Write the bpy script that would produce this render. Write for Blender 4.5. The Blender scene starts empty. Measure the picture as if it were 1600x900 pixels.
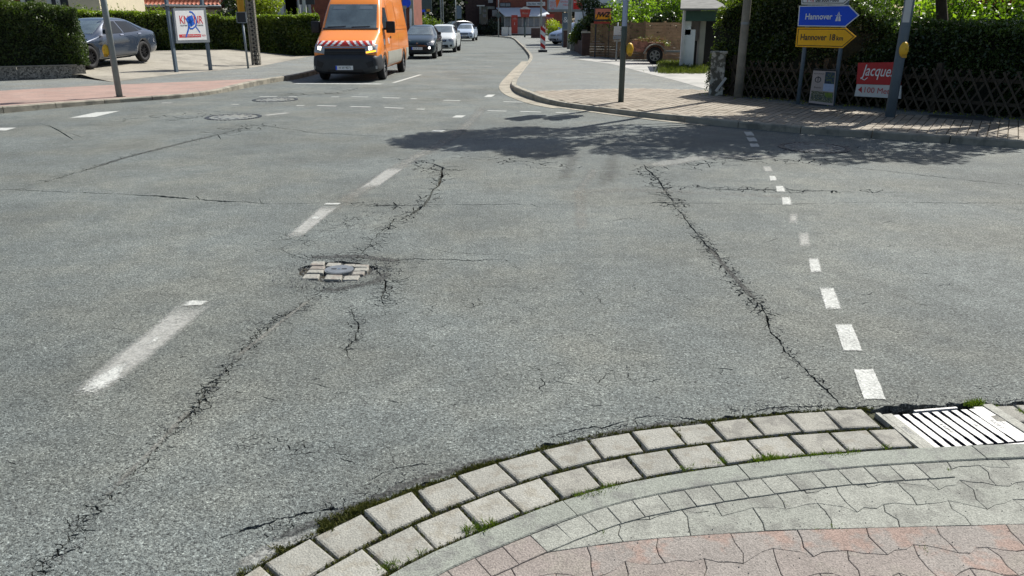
import bpy, bmesh, math, random
import numpy as np
from mathutils import Vector, Matrix
from mathutils.bvhtree import BVHTree
from mathutils.geometry import delaunay_2d_cdt

SC = bpy.context.scene
COL = SC.collection
RND = random.Random(7)
NPR = np.random.RandomState(5)
R = math.radians

# ------------------------------------------------------------------ camera
FPX = 1177.0; TILT = math.atan(415 / FPX); CAMH = 1.6
cam = bpy.data.cameras.new("camera"); camo = bpy.data.objects.new("camera", cam); COL.objects.link(camo)
camo.location = (0, 0, CAMH); camo.rotation_euler = (R(90) - TILT, 0, 0)
cam.sensor_width = 36; cam.lens = 36 * FPX / 1600; cam.clip_start = 0.05; cam.clip_end = 900
SC.camera = camo

# ------------------------------------------------------------------ light
SUN_AZ, SUN_EL = R(42), R(50)
sund = Vector((math.sin(SUN_AZ) * math.cos(SUN_EL), math.cos(SUN_AZ) * math.cos(SUN_EL), math.sin(SUN_EL)))
w = bpy.data.worlds.new("World"); SC.world = w; w.use_nodes = True
nt = w.node_tree; bg = nt.nodes["Background"]
sky = nt.nodes.new("ShaderNodeTexSky"); sky.sky_type = 'NISHITA'; sky.sun_disc = False
sky.sun_elevation = SUN_EL; sky.sun_rotation = SUN_AZ; sky.dust_density = 2.0
nt.links.new(sky.outputs[0], bg.inputs[0]); bg.inputs[1].default_value = 0.075
sl = bpy.data.lights.new("sun", 'SUN'); sl.energy = 4.6; sl.angle = R(0.5); sl.color = (1, 0.965, 0.90)
so = bpy.data.objects.new("sun", sl); COL.objects.link(so); so.rotation_euler = sund.to_track_quat('Z', 'Y').to_euler()
so.location = (10, 15, 20)
SC.view_settings.view_transform = 'Standard'; SC.view_settings.look = 'None'
SC.view_settings.exposure = 0.68; SC.view_settings.gamma = 1

# ------------------------------------------------------------------ picture -> place
def P(px, py, z=0.0):
    x = (px - 800) / FPX; y = -(py - 450) / FPX
    dx = x; dy = math.cos(TILT) + y * math.sin(TILT); dz = -math.sin(TILT) + y * math.cos(TILT)
    t = (z - CAMH) / dz
    return Vector((dx * t, dy * t, z))
def A(px, py, Y):
    """point seen at pixel, standing at forward distance Y"""
    x = (px - 800) / FPX; y = -(py - 450) / FPX
    dy = math.cos(TILT) + y * math.sin(TILT); dz = -math.sin(TILT) + y * math.cos(TILT)
    t = Y / dy
    return Vector((x * t, Y, CAMH + dz * t))

# ------------------------------------------------------------------ materials
def nd(t, ty, **kw):
    n = t.nodes.new(ty)
    for k, v in kw.items():
        if k in n.inputs: n.inputs[k].default_value = v
        else: setattr(n, k, v)
    return n
def base_mat(name):
    m = bpy.data.materials.new(name); m.use_nodes = True
    return m, m.node_tree, m.node_tree.nodes["Principled BSDF"]
def mat(name, col, rough=0.6, var=0.15, scale=8.0, bump=0.0, bscale=60.0, metal=0.0, spec=0.35, coat=0.0,
        emit=None, estr=0, speck=0.0, sscale=200.0, vor=False, trans=0.0, col2=None, c2scale=3.0, c2lo=.5, c2hi=.6):
    m, t, p = base_mat(name)
    p.inputs["Roughness"].default_value = rough; p.inputs["Metallic"].default_value = metal
    p.inputs["Specular IOR Level"].default_value = spec
    if coat: p.inputs["Coat Weight"].default_value = coat; p.inputs["Coat Roughness"].default_value = 0.05
    if trans: p.inputs["Transmission Weight"].default_value = trans
    tc = nd(t, "ShaderNodeTexCoord"); geo = tc.outputs["Object"]
    n = nd(t, "ShaderNodeTexNoise", Scale=scale, Detail=6.0, Roughness=0.6); t.links.new(geo, n.inputs["Vector"])
    mr = nd(t, "ShaderNodeMapRange"); mr.inputs[1].default_value = 0.3; mr.inputs[2].default_value = 0.7
    mr.inputs[3].default_value = 1 - var; mr.inputs[4].default_value = 1 + var
    t.links.new(n.outputs[0], mr.inputs[0]); fac = mr.outputs[0]
    if speck:
        v = nd(t, "ShaderNodeTexVoronoi", Scale=sscale); t.links.new(geo, v.inputs["Vector"])
        sx = nd(t, "ShaderNodeSeparateColor"); t.links.new(v.outputs["Color"], sx.inputs[0])
        m2 = nd(t, "ShaderNodeMapRange"); m2.inputs[3].default_value = 1 - speck; m2.inputs[4].default_value = 1 + speck
        t.links.new(sx.outputs[0], m2.inputs[0])
        mu = nd(t, "ShaderNodeMath", operation='MULTIPLY'); t.links.new(fac, mu.inputs[0]); t.links.new(m2.outputs[0], mu.inputs[1]); fac = mu.outputs[0]
    basec = None
    if col2:
        n2 = nd(t, "ShaderNodeTexNoise", Scale=c2scale, Detail=5.0, Roughness=0.65); t.links.new(geo, n2.inputs["Vector"])
        r2 = nd(t, "ShaderNodeMapRange"); r2.inputs[1].default_value = c2lo; r2.inputs[2].default_value = c2hi
        t.links.new(n2.outputs[0], r2.inputs[0])
        mx = nd(t, "ShaderNodeMix", data_type='RGBA'); mx.inputs[6].default_value = (*col, 1); mx.inputs[7].default_value = (*col2, 1)
        t.links.new(r2.outputs[0], mx.inputs[0]); basec = mx.outputs[2]
    vm = nd(t, "ShaderNodeVectorMath", operation='SCALE'); vm.inputs[0].default_value = col
    if basec: t.links.new(basec, vm.inputs[0])
    t.links.new(fac, vm.inputs["Scale"]); t.links.new(vm.outputs[0], p.inputs["Base Color"])
    if bump:
        b = nd(t, "ShaderNodeBump", Strength=min(1, bump), Distance=0.01)
        if vor:
            bn = nd(t, "ShaderNodeTexVoronoi", Scale=bscale); t.links.new(geo, bn.inputs["Vector"]); o = bn.outputs["Distance"]; b.invert = True
        else:
            bn = nd(t, "ShaderNodeTexNoise", Scale=bscale, Detail=4.0); t.links.new(geo, bn.inputs["Vector"]); o = bn.outputs[0]
        t.links.new(o, b.inputs["Height"]); t.links.new(b.outputs[0], p.inputs["Normal"])
    if emit:
        p.inputs["Emission Color"].default_value = (*emit, 1); p.inputs["Emission Strength"].default_value = estr
    return m

def asphalt(name, base=(.121, .136, .129), patchy=.22, alpha=None, gscale=180., contrast=.64, rough=.8):
    m, t, p = base_mat(name)
    g = nd(t, "ShaderNodeNewGeometry").outputs["Position"]
    v = nd(t, "ShaderNodeTexVoronoi", Scale=gscale); t.links.new(g, v.inputs["Vector"])
    sx = nd(t, "ShaderNodeSeparateColor"); t.links.new(v.outputs["Color"], sx.inputs[0])
    ramp = nd(t, "ShaderNodeValToRGB"); e = ramp.color_ramp.elements
    e[0].position = 0; e[0].color = (1 - contrast,) * 3 + (1,); e[1].position = 1; e[1].color = (1 + contrast * 1.6,) * 3 + (1,)
    k = e.new(.35); k.color = (1 - contrast * .12,) * 3 + (1,); k = e.new(.85); k.color = (1.0 + contrast * .25,) * 3 + (1,)
    t.links.new(sx.outputs[0], ramp.inputs[0])
    def noise(sc, lo, hi, a=.3, b=.7, det=5.):
        n = nd(t, "ShaderNodeTexNoise", Scale=sc, Detail=det, Roughness=.62); t.links.new(g, n.inputs["Vector"])
        r = nd(t, "ShaderNodeMapRange"); r.inputs[1].default_value = a; r.inputs[2].default_value = b
        r.inputs[3].default_value = lo; r.inputs[4].default_value = hi; t.links.new(n.outputs[0], r.inputs[0]); return r.outputs[0]
    def mul(a, b):
        n = nd(t, "ShaderNodeMath", operation='MULTIPLY'); t.links.new(a, n.inputs[0]); t.links.new(b, n.inputs[1]); return n.outputs[0]
    f = mul(noise(.45, 1 - patchy, 1 + patchy), noise(3.2, 1 - patchy * .55, 1 + patchy * .5))
    f = mul(f, noise(64., .66, 1.24, .34, .66, 3.))
    bw = nd(t, "ShaderNodeRGBToBW"); t.links.new(ramp.outputs[0], bw.inputs[0]); f = mul(f, bw.outputs[0])
    f = mul(f, noise(11., .86, 1.13, .34, .66, 4.)); f = mul(f, noise(1.3, .90, 1.08, .35, .62, 6.))
    # shade in the pores between the stones, painted as dark noise
    pore_shade = noise(88., .22, 1.04, .31, .45, 2.); f = mul(f, pore_shade)
    mx = nd(t, "ShaderNodeMix", data_type='RGBA'); mx.inputs[6].default_value = (*base, 1)
    mx.inputs[7].default_value = (base[0] * 1.06, base[1] * 1.0, base[2] * .93, 1); t.links.new(noise(.8, 0, 1, .42, .62), mx.inputs[0])
    vm = nd(t, "ShaderNodeVectorMath", operation='SCALE'); t.links.new(mx.outputs[2], vm.inputs[0]); t.links.new(f, vm.inputs["Scale"])
    t.links.new(vm.outputs[0], p.inputs["Base Color"]); p.inputs["Roughness"].default_value = rough
    p.inputs["Specular IOR Level"].default_value = .3
    b = nd(t, "ShaderNodeBump", Strength=.55, Distance=.006); b.invert = True
    t.links.new(v.outputs["Distance"], b.inputs["Height"])
    b2 = nd(t, "ShaderNodeBump", Strength=.6, Distance=.012)
    n = nd(t, "ShaderNodeTexNoise", Scale=48., Detail=3.); t.links.new(g, n.inputs["Vector"]); t.links.new(n.outputs[0], b2.inputs["Height"])
    t.links.new(b.outputs[0], b2.inputs["Normal"]); t.links.new(b2.outputs[0], p.inputs["Normal"])
    if alpha: soft_alpha(m, *alpha)
    return m
def soft_alpha(m, nscale=25., width=.35, power=1.0):
    """attribute 'fade' (1 inside, 0 at the rim) broken up by noise -> worn through to what lies below"""
    t = m.node_tree; p = t.nodes["Principled BSDF"]; out = [n for n in t.nodes if n.type == 'OUTPUT_MATERIAL'][0]
    g = nd(t, "ShaderNodeNewGeometry").outputs["Position"]
    at = nd(t, "ShaderNodeAttribute", attribute_name="fade")
    n = nd(t, "ShaderNodeTexNoise", Scale=nscale, Detail=7., Roughness=.7); t.links.new(g, n.inputs["Vector"])
    s = nd(t, "ShaderNodeMath", operation='ADD'); t.links.new(at.outputs["Fac"], s.inputs[0]); t.links.new(n.outputs[0], s.inputs[1])
    r = nd(t, "ShaderNodeMapRange"); r.inputs[1].default_value = 1.0 - width / 2; r.inputs[2].default_value = 1.0 + width / 2
    r.inputs[4].default_value = power
    t.links.new(s.outputs[0], r.inputs[0])
    tr = nd(t, "ShaderNodeBsdfTransparent"); mx = nd(t, "ShaderNodeMixShader")
    t.links.new(r.outputs[0], mx.inputs[0]); t.links.new(tr.outputs[0], mx.inputs[1]); t.links.new(p.outputs[0], mx.inputs[2])
    t.links.new(mx.outputs[0], out.inputs[0])
def leafmat(name, col, col2, trans=.35, rough=.5):
    m, t, p = base_mat(name); out = [n for n in t.nodes if n.type == 'OUTPUT_MATERIAL'][0]
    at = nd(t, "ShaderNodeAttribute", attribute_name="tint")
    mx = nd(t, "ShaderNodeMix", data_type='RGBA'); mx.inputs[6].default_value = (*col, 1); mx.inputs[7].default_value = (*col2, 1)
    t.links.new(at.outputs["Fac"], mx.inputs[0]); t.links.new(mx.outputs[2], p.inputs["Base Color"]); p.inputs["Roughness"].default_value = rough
    tl = nd(t, "ShaderNodeBsdfTranslucent"); vm = nd(t, "ShaderNodeVectorMath", operation='MULTIPLY'); vm.inputs[1].default_value = (1.6, 1.9, .5)
    t.links.new(mx.outputs[2], vm.inputs[0]); t.links.new(vm.outputs[0], tl.inputs[0])
    ms = nd(t, "ShaderNodeMixShader"); ms.inputs[0].default_value = trans
    t.links.new(p.outputs[0], ms.inputs[1]); t.links.new(tl.outputs[0], ms.inputs[2]); t.links.new(ms.outputs[0], out.inputs[0])
    return m

M = {}
M['road'] = asphalt('worn asphalt')
M['footway'] = asphalt('footway asphalt', base=(.165, .178, .170), patchy=.12, gscale=90, contrast=.35)
M['coarse'] = asphalt('coarse broken asphalt', base=(.060, .064, .062), patchy=.2, gscale=70, contrast=.75, alpha=(55., .22, .92))
M['smooth'] = asphalt('light patch asphalt', base=(.215, .222, .208), patchy=.1, gscale=120, contrast=.25, alpha=(18., .4, .8))
M['tyre'] = asphalt('tyre darkened asphalt', base=(.085, .086, .083), patchy=.1, gscale=90, contrast=.4, alpha=(8., .8, .6))
M['paint'] = mat('worn road paint', (.40, .41, .385), .7, .16, 14, bump=.8, bscale=110, speck=.25, sscale=120); soft_alpha(M['paint'], 70., .32, 1)
M['paint_faded'] = mat('faded road paint', (.42, .42, .39), .6, .15, 20, bump=.4, bscale=90, speck=.25, sscale=120); soft_alpha(M['paint_faded'], 26., .6, .6)
M['soil'] = mat('soil', (.030, .027, .018), .95, .3, 20, bump=.8, bscale=80)
M['sett'] = mat('sett concrete', (.235, .233, .205), .8, .14, 6, bump=.5, bscale=150, speck=.2, sscale=260, col2=(.20, .19, .16), c2scale=14)
M['sett2'] = mat('sett concrete pale', (.255, .252, .222), .8, .14, 6, bump=.5, bscale=150, speck=.2, sscale=260, col2=(.22, .21, .175), c2scale=11)
M['sett3'] = mat('sett concrete grey', (.235, .23, .20), .8, .14, 6, bump=.5, bscale=150, speck=.22, sscale=260, col2=(.17, .165, .145), c2scale=9)
M['kerb'] = mat('kerb concrete', (.195, .208, .180), .82, .1, 5, bump=.4, bscale=170, speck=.3, sscale=280, col2=(.15, .155, .14), c2scale=8)
M['kerb_far'] = mat('weathered kerb concrete', (.27, .25, .20), .85, .2, 4, bump=.4, bscale=60, col2=(.17, .16, .13), c2scale=3)
M['slab'] = mat('grey paver', (.205, .213, .186), .82, .12, 5, bump=.45, bscale=160, speck=.3, sscale=260, col2=(.155, .158, .14), c2scale=7)
M['slab2'] = mat('grey paver light', (.235, .242, .212), .82, .12, 5, bump=.45, bscale=160, speck=.3, sscale=260, col2=(.18, .184, .162), c2scale=8)
M['pink'] = mat('pink paver', (.200, .175, .157), .82, .14, 5, bump=.45, bscale=160, speck=.3, sscale=260, col2=(.205, .185, .16), c2scale=6)
M['pink2'] = mat('pink paver pale', (.203, .184, .166), .82, .14, 5, bump=.45, bscale=160, speck=.3, sscale=260, col2=(.225, .165, .138), c2scale=6)
M['pinkpath'] = mat('red cycle path', (.285, .195, .160), .8, .15, 1.5, speck=.12, sscale=40, col2=(.25, .185, .155), c2scale=2)
M['twig'] = mat('painted hedge shade', (.013, .015, .009), .95, .4, 9, bump=.8, bscale=25)  # near-black: the shade inside a hedge put into the colour
M['fill'] = mat('joint filling', (.040, .042, .022), .95, .5, 25, bump=1, bscale=90)
M['beige'] = mat('beige paving', (.27, .25, .205), .8, .13, 1.2, speck=.12, sscale=20, col2=(.20, .185, .15), c2scale=.8)
M['brick_pave'] = mat('brick paving', (.27, .235, .185), .8, .22, 1.6, bump=.2, bscale=60, speck=.1, sscale=60)
M['brick_pave2'] = mat('brick paving brown', (.225, .19, .145), .8, .22, 1.6, bump=.2, bscale=60, speck=.1, sscale=60)
M['conc_drive'] = mat('concrete drive', (.33, .325, .30), .8, .15, 1.4, bump=.2, bscale=30, col2=(.25, .25, .23), c2scale=1)
M['gutter'] = mat('gutter concrete', (.28, .255, .20), .8, .2, 3, speck=.15, sscale=60, col2=(.20, .18, .14), c2scale=2)
M['iron'] = mat('cast iron', (.10, .105, .11), .42, .25, 20, bump=.3, bscale=90, metal=.6)
M['bar'] = mat('worn grate bar', (.44, .44, .42), .55, .2, 30, bump=.3, bscale=120, metal=.15, col2=(.40, .40, .40), c2scale=25)
M['grate_side'] = mat('dark grate metal', (.030, .032, .05), .5, .2, 30, metal=.3)
M['surround'] = mat('grate surround concrete', (.29, .29, .255), .8, .2, 15, bump=.5, bscale=120, speck=.2, sscale=200)
M['valve'] = mat('valve lid', (.20, .215, .225), .38, .15, 30, bump=.3, bscale=100, metal=.5)
M['valve_sett'] = mat('grey granite sett', (.25, .245, .215), .8, .25, 12, bump=.8, bscale=60, col2=(.17, .15, .13), c2scale=6)
M['galv'] = mat('galvanised steel', (.22, .25, .27), .5, .12, 6, metal=.4)
M['galv_dark'] = mat('dark green steel', (.060, .085, .085), .5, .12, 6, metal=.1)
M['grey_pole'] = mat('grey painted steel', (.20, .225, .225), .5, .15, 5)
M['blue_grey'] = mat('blue grey steel', (.12, .16, .195), .5, .12, 5)
M['pale_pole'] = mat('pale painted steel', (.42, .43, .40), .6, .1, 5)
M['conc_pole'] = mat('concrete pole', (.22, .205, .17), .85, .25, 5, bump=.5, bscale=40, col2=(.2, .19, .16), c2scale=3)
M['yellow'] = mat('yellow plastic', (.72, .42, .03), .45, .08, 8)
M['yellow_dull'] = mat('dull yellow', (.45, .25, .02), .6, .1, 8)
M['black'] = mat('black plastic', (.012, .012, .014), .45, .1, 8)
M['dark'] = mat('dark grey plastic', (.030, .033, .037), .55, .12, 8)
M['rubber'] = mat('tyre rubber', (.018, .018, .019), .8, .2, 12)
M['white'] = mat('white enamel', (.72, .73, .72), .5, .06, 5)
M['off_white'] = mat('off white', (.55, .55, .52), .7, .1, 4)
M['red'] = mat('red enamel', (.50, .022, .018), .5, .1, 5)
M['dull_red'] = mat('dull red', (.34, .045, .03), .6, .15, 4)
M['wine'] = mat('red sign face', (.42, .018, .022), .45, .12, 3)
M['sign_blue'] = mat('sign blue', (.004, .075, .66), .4, .08, 4)
M['sign_yellow'] = mat('sign yellow', (.95, .47, .006), .4, .08, 4)
M['spray'] = mat('blue spray paint', (.015, .12, .55), .45, .12, 8)
M['sign_text_red'] = mat('red print', (.55, .05, .06), .5, .08, 5)
M['sign_text_dark'] = mat('dark print', (.03, .03, .03), .5, .1, 5)
M['orange'] = mat('orange van paint', (.80, .235, .028), .3, .05, 2, coat=.6)
M['orange_sign'] = mat('orange poster', (.80, .16, .03), .5, .15, 4, col2=(.75, .10, .06), c2scale=2.5)
M['orange_sign2'] = mat('amber poster', (.85, .33, .01), .5, .15, 4)
M['glass'] = mat('vehicle glass', (.020, .032, .036), .04, .2, 2, spec=.9, coat=.5)
M['glass_sky'] = mat('windscreen', (.085, .115, .122), .05, .35, 2.5, spec=1.0, coat=1.0)  # colour paled to stand in for sky and tree reflections
M['window'] = mat('window glass', (.012, .016, .02), .06, .2, 2, spec=.22)
M['pale_window'] = mat('pale blue glazing', (.13, .16, .19), .2, .25, 1.5, spec=.8)
M['chrome'] = mat('chrome', (.6, .6, .62), .15, .05, 5, metal=1)
M['lamp'] = mat('lit headlamp', (.8, .8, .75), .2, .02, 5, emit=(1, .93, .72), estr=2.6)
M['lamp_white'] = mat('lit running lamp', (.8, .8, .8), .2, .02, 5, emit=(1, 1, .95), estr=3.5)
M['lampglass'] = mat('headlamp housing', (.25, .26, .27), .15, .3, 20, spec=.9, coat=.6)
M['amber'] = mat('lit indicator', (.8, .3, .02), .3, .05, 5, emit=(1, .42, .03), estr=1.6)
M['car_dark'] = mat('dark teal car paint', (.012, .030, .038), .22, .05, 2, coat=.8, metal=.3)
M['car_white'] = mat('silver white car paint', (.55, .58, .57), .28, .05, 2, coat=.6)
M['car_silver'] = mat('silver blue car paint', (.42, .50, .60), .28, .05, 2, coat=.6, metal=.2)
M['car_grey'] = mat('blue grey car paint', (.030, .046, .075), .25, .05, 2, coat=.9, metal=.35)
M['car_red'] = mat('red car paint', (.33, .03, .03), .3, .05, 2, coat=.6)
M['car_black'] = mat('black car paint', (.018, .02, .026), .25, .05, 2, coat=.7)
M['wood'] = mat('weathered wood', (.20, .135, .075), .8, .3, 4, bump=.4, bscale=30, col2=(.045, .032, .02), c2scale=5, c2lo=.56, c2hi=.66)
M['wood_light'] = mat('light fence wood', (.36, .24, .13), .8, .25, 4, bump=.4, bscale=30, col2=(.05, .035, .02), c2scale=6, c2lo=.6, c2hi=.68)
M['wood_grey'] = mat('grey lattice wood', (.055, .043, .029), .85, .35, 6, bump=.5, bscale=50)
M['bark'] = mat('bark', (.055, .042, .03), .9, .35, 8, bump=.9, bscale=25)
M['brick'] = mat('red brick wall', (.19, .065, .042), .85, .25, 3, bump=.3, bscale=20)
M['brick_dark'] = mat('dark brick', (.075, .045, .038), .85, .3, 4, bump=.4, bscale=30)
M['cream'] = mat('cream render', (.58, .52, .38), .85, .08, 2)
M['pale_wall'] = mat('pale render', (.62, .66, .66), .85, .06, 2)
M['grey_wall'] = mat('grey render', (.28, .28, .24), .85, .1, 2)
M['tile'] = mat('clay tile', (.42, .135, .075), .55, .2, 3, bump=.2, bscale=20)
M['tile_dark'] = mat('dark tile', (.07, .04, .035), .7, .25, 3)
M['awning'] = mat('white awning', (.50, .54, .57), .7, .05, 1)
M['exposed'] = mat('exposed aggregate', (.20, .185, .155), .85, .2, 8, bump=.8, bscale=40, vor=True, speck=.75, sscale=34)
M['felt'] = mat('roof felt', (.15, .15, .14), .9, .3, 3, bump=.4, bscale=20)
M['green_board'] = mat('green boards', (.035, .075, .055), .7, .15, 4)
M['thuja'] = leafmat('thuja leaves', (.022, .042, .010), (.085, .125, .018), .25)
M['privet'] = leafmat('privet leaves', (.028, .048, .012), (.17, .22, .028), .35, .42)
M['privet_dark'] = leafmat('dark hedge leaves', (.016, .032, .012), (.075, .115, .025), .25, .38)
M['hedge_yellow'] = leafmat('yellow green leaves', (.14, .18, .015), (.28, .30, .025), .4)
M['tree_leaf'] = leafmat('tree leaves', (.035, .065, .012), (.11, .17, .022), .5, .45)
M['shrub_leaf'] = leafmat('bright shrub leaves', (.06, .11, .014), (.20, .28, .04), .45, .4)
M['backlit_leaf'] = leafmat('backlit shade leaves', (.010, .018, .008), (.024, .038, .014), .15)  # near-black leaf colour stands in for backlit shade
M['grass'] = leafmat('grass blades', (.055, .095, .014), (.16, .20, .035), .35)
M['moss'] = leafmat('moss', (.050, .060, .010), (.12, .115, .022), .1, .9)
M['lawn'] = leafmat('lawn blades', (.07, .12, .02), (.18, .24, .035), .4)
M['weed'] = leafmat('weeds', (.05, .07, .015), (.16, .17, .04), .3)
M['flower'] = leafmat('pink petals', (.5, .13, .13), (.65, .3, .28), .3)
M['grit'] = mat('asphalt grit', (.13, .135, .13), .85, .4, 30)
M['pillar'] = mat('weathered pillar render', (.11, .105, .085), .9, .4, 5, bump=.5, bscale=30, col2=(.42, .41, .36), c2scale=6, c2lo=.5, c2hi=.56)
M['poster'] = mat('poster ground', (.40, .33, .30), .6, .1, 4)
M['poster_dark'] = mat('poster picture', (.03, .05, .09), .6, .5, 30, col2=(.08, .11, .03), c2scale=30)
M['poster_mix'] = mat('poster photos', (.10, .11, .06), .6, .5, 60, col2=(.30, .28, .22), c2scale=40)
M['poster_green'] = mat('poster green', (.14, .20, .03), .6, .2, 30)
M['poster_pale'] = mat('poster pale blue', (.36, .42, .55), .6, .1, 30)
M['rim'] = mat('dark alloy', (.03, .03, .033), .3, .1, 5, metal=.6)
M['rim_silver'] = mat('silver wheel', (.35, .36, .37), .35, .1, 5, metal=.6)
M['trailer'] = mat('faded red sheet metal', (.34, .15, .10), .6, .3, 6, col2=(.16, .08, .05), c2scale=8)
M['pale_print'] = mat('billboard print', (.42, .46, .52), .5, .1, 1.2)

# ------------------------------------------------------------------ builders
def link(o, parent=None):
    COL.objects.link(o)
    if parent: o.parent = parent
    return o
def tag(o, label=None, cat=None, group=None, kind=None):
    if label: o["label"] = label
    if cat: o["category"] = cat
    if group: o["group"] = group
    if kind: o["kind"] = kind
    return o
def thing(name, label, cat, loc=(0, 0, 0), rz=0, group=None):
    o = bpy.data.objects.new(name, None); o.location = loc; o.rotation_euler = (0, 0, rz); o.empty_display_size = .2
    link(o); return tag(o, label, cat, group)
def struct(name, loc=(0, 0, 0)):
    o = bpy.data.objects.new(name, None); o.location = loc; link(o); o["kind"] = "structure"; return o
def mobj(name, verts, faces, m, parent=None, smooth=False, kind=None):
    me = bpy.data.meshes.new(name); me.from_pydata([tuple(v) for v in verts], [], faces); me.validate(); me.update()
    ms = m if isinstance(m, (list, tuple)) else [m]
    for x in ms: me.materials.append(x)
    if smooth: me.shade_smooth()
    o = bpy.data.objects.new(name, me); link(o, parent)
    if kind: o["kind"] = kind
    return o
def bobj(name, bm, m, parent=None, smooth=False, kind=None, free=True):
    me = bpy.data.meshes.new(name); bm.to_mesh(me)
    if free: bm.free()
    me.materials.append(m)
    if smooth: me.shade_smooth()
    o = bpy.data.objects.new(name, me); link(o, parent)
    if kind: o["kind"] = kind
    return o
def bx(bm, c, s, rot=None, bev=0.0):
    r = bmesh.ops.create_cube(bm, size=1.0)
    vs = r['verts']; mt = Matrix.Translation(c)
    if rot is not None: mt = mt @ (rot if isinstance(rot, Matrix) else Matrix.Rotation(rot, 4, 'Z'))
    bmesh.ops.transform(bm, matrix=mt @ Matrix.Diagonal((*s, 1)), verts=vs)
    if bev:
        es = list({e for v in vs for e in v.link_edges})
        bmesh.ops.bevel(bm, geom=es, offset=bev, segments=2, affect='EDGES', profile=.6)
def box(name, c, s, m, parent=None, rot=None, bev=0.0, **kw):
    bm = bmesh.new(); bx(bm, c, s, rot, bev); return bobj(name, bm, m, parent, **kw)
def tube_bm(bm, pts, rads, seg=10, cap=True):
    rings = []
    pts = [Vector(p) for p in pts]
    for i, p in enumerate(pts):
        d = (pts[min(i + 1, len(pts) - 1)] - pts[max(i - 1, 0)]).normalized()
        a = d.orthogonal().normalized() if abs(d.z) < .95 else Vector((1, 0, 0)); 
        a = (a - d * a.dot(d)).normalized(); b = d.cross(a)
        rr = rads[i] if isinstance(rads, (list, tuple)) else rads
        rings.append([bm.verts.new(p + (a * math.cos(t) + b * math.sin(t)) * rr) for t in [2 * math.pi * k / seg for k in range(seg)]])
    for i in range(len(rings) - 1):
        for k in range(seg):
            try: bm.faces.new((rings[i][k], rings[i][(k + 1) % seg], rings[i + 1][(k + 1) % seg], rings[i + 1][k]))
            except ValueError: pass
    if cap:
        bm.faces.new(rings[0][::-1]); bm.faces.new(rings[-1])
def tube(name, pts, rads, m, parent=None, seg=10, **kw):
    bm = bmesh.new(); tube_bm(bm, pts, rads, seg); bmesh.ops.recalc_face_normals(bm, faces=bm.faces)
    kw.setdefault('smooth', True)
    return bobj(name, bm, m, parent, **kw)
def prism_bm(bm, poly, z0, z1):
    """poly: 2d points; closed prism"""
    lo = [bm.verts.new((p[0], p[1], z0)) for p in poly]; hi = [bm.verts.new((p[0], p[1], z1)) for p in poly]
    n = len(poly); bm.faces.new(hi); bm.faces.new(lo[::-1])
    for i in range(n): bm.faces.new((lo[i], lo[(i + 1) % n], hi[(i + 1) % n], hi[i]))
def area2(poly): return sum(poly[i - 1][0] * poly[i][1] - poly[i][0] * poly[i - 1][1] for i in range(len(poly)))
def stone_bm(bm, poly, z0, z1, inset=.008, drop=.006, tilt=(0, 0)):
    """a stone with a worn, rounded top edge"""
    if area2(poly) < 0: poly = poly[::-1]
    n = len(poly); cx = sum(p[0] for p in poly) / n; cy = sum(p[1] for p in poly) / n
    def ring(k, z):
        out = []
        for p in poly:
            d = Vector((p[0] - cx, p[1] - cy)); L = d.length; q = d * (1 - k / max(L, 1e-6))
            zz = z + (tilt[0] * q.x + tilt[1] * q.y if z > z0 + 1e-6 else 0)
            out.append(bm.verts.new((cx + q.x, cy + q.y, zz)))
        return out
    rs = [ring(0, z0), ring(0, z1 - drop), ring(inset * .35, z1 - drop * .3), ring(inset, z1)]
    for a, b in zip(rs, rs[1:]):
        for i in range(n): bm.faces.new((a[i], a[(i + 1) % n], b[(i + 1) % n], b[i]))
    bm.faces.new(rs[-1])
def text(body, size, m, parent, loc, rot=(R(90), 0, 0), name='lettering', align='CENTER', depth=.002, shear=0, sx=1.0, bold=0.0):
    cu = bpy.data.curves.new('t', 'FONT'); cu.body = body; cu.size = size; cu.extrude = depth / 2; cu.align_x = align; cu.align_y = 'CENTER'; cu.shear = shear
    cu.offset = bold; cu.resolution_u = 3
    o = bpy.data.objects.new('t', cu); COL.objects.link(o)
    dg = bpy.context.evaluated_depsgraph_get(); me = bpy.data.meshes.new_from_object(o.evaluated_get(dg)); bpy.data.objects.remove(o)
    me.materials.clear(); me.materials.append(m); me.name = name
    if sx != 1:
        for v in me.vertices: v.co.x *= sx
    r = bpy.data.objects.new(name, me); r.location = loc; r.rotation_euler = rot; link(r, parent); return r
def sheet(name, pts, z, m, parent=None, kind=None):
    return mobj(name, [(p[0], p[1], z) for p in pts], [list(range(len(pts)))], m, parent, kind=kind)
def catmull(pts, n=8):
    pts = [Vector(p).to_2d().to_3d() if len(p) == 3 else Vector((p[0], p[1], 0)) for p in pts]
    q = [pts[0] * 2 - pts[1]] + pts + [pts[-1] * 2 - pts[-2]]; out = []
    for i in range(1, len(q) - 2):
        for k in range(n):
            t = k / n; a, b, c, d = q[i - 1:i + 3]
            out.append(.5 * ((2 * b) + (c - a) * t + (2 * a - 5 * b + 4 * c - d) * t * t + (3 * b - a - 3 * c + d) * t ** 3))
    out.append(pts[-1]); return [Vector((p.x, p.y)) for p in out]
def arc(pts):
    L = [0]
    for a, b in zip(pts, pts[1:]): L.append(L[-1] + (b - a).length)
    return L
def at_len(pts, L, s):
    s = max(0, min(L[-1], s))
    for i in range(len(L) - 1):
        if L[i + 1] >= s: break
    t = (s - L[i]) / max(1e-9, L[i + 1] - L[i]); p = pts[i].lerp(pts[i + 1], t); d = (pts[i + 1] - pts[i]).normalized()
    j = min(i + 1, len(pts) - 2); d2 = (pts[j + 1] - pts[j]).normalized(); d = d.lerp(d2, t * .5).normalized()
    return p, d
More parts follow.
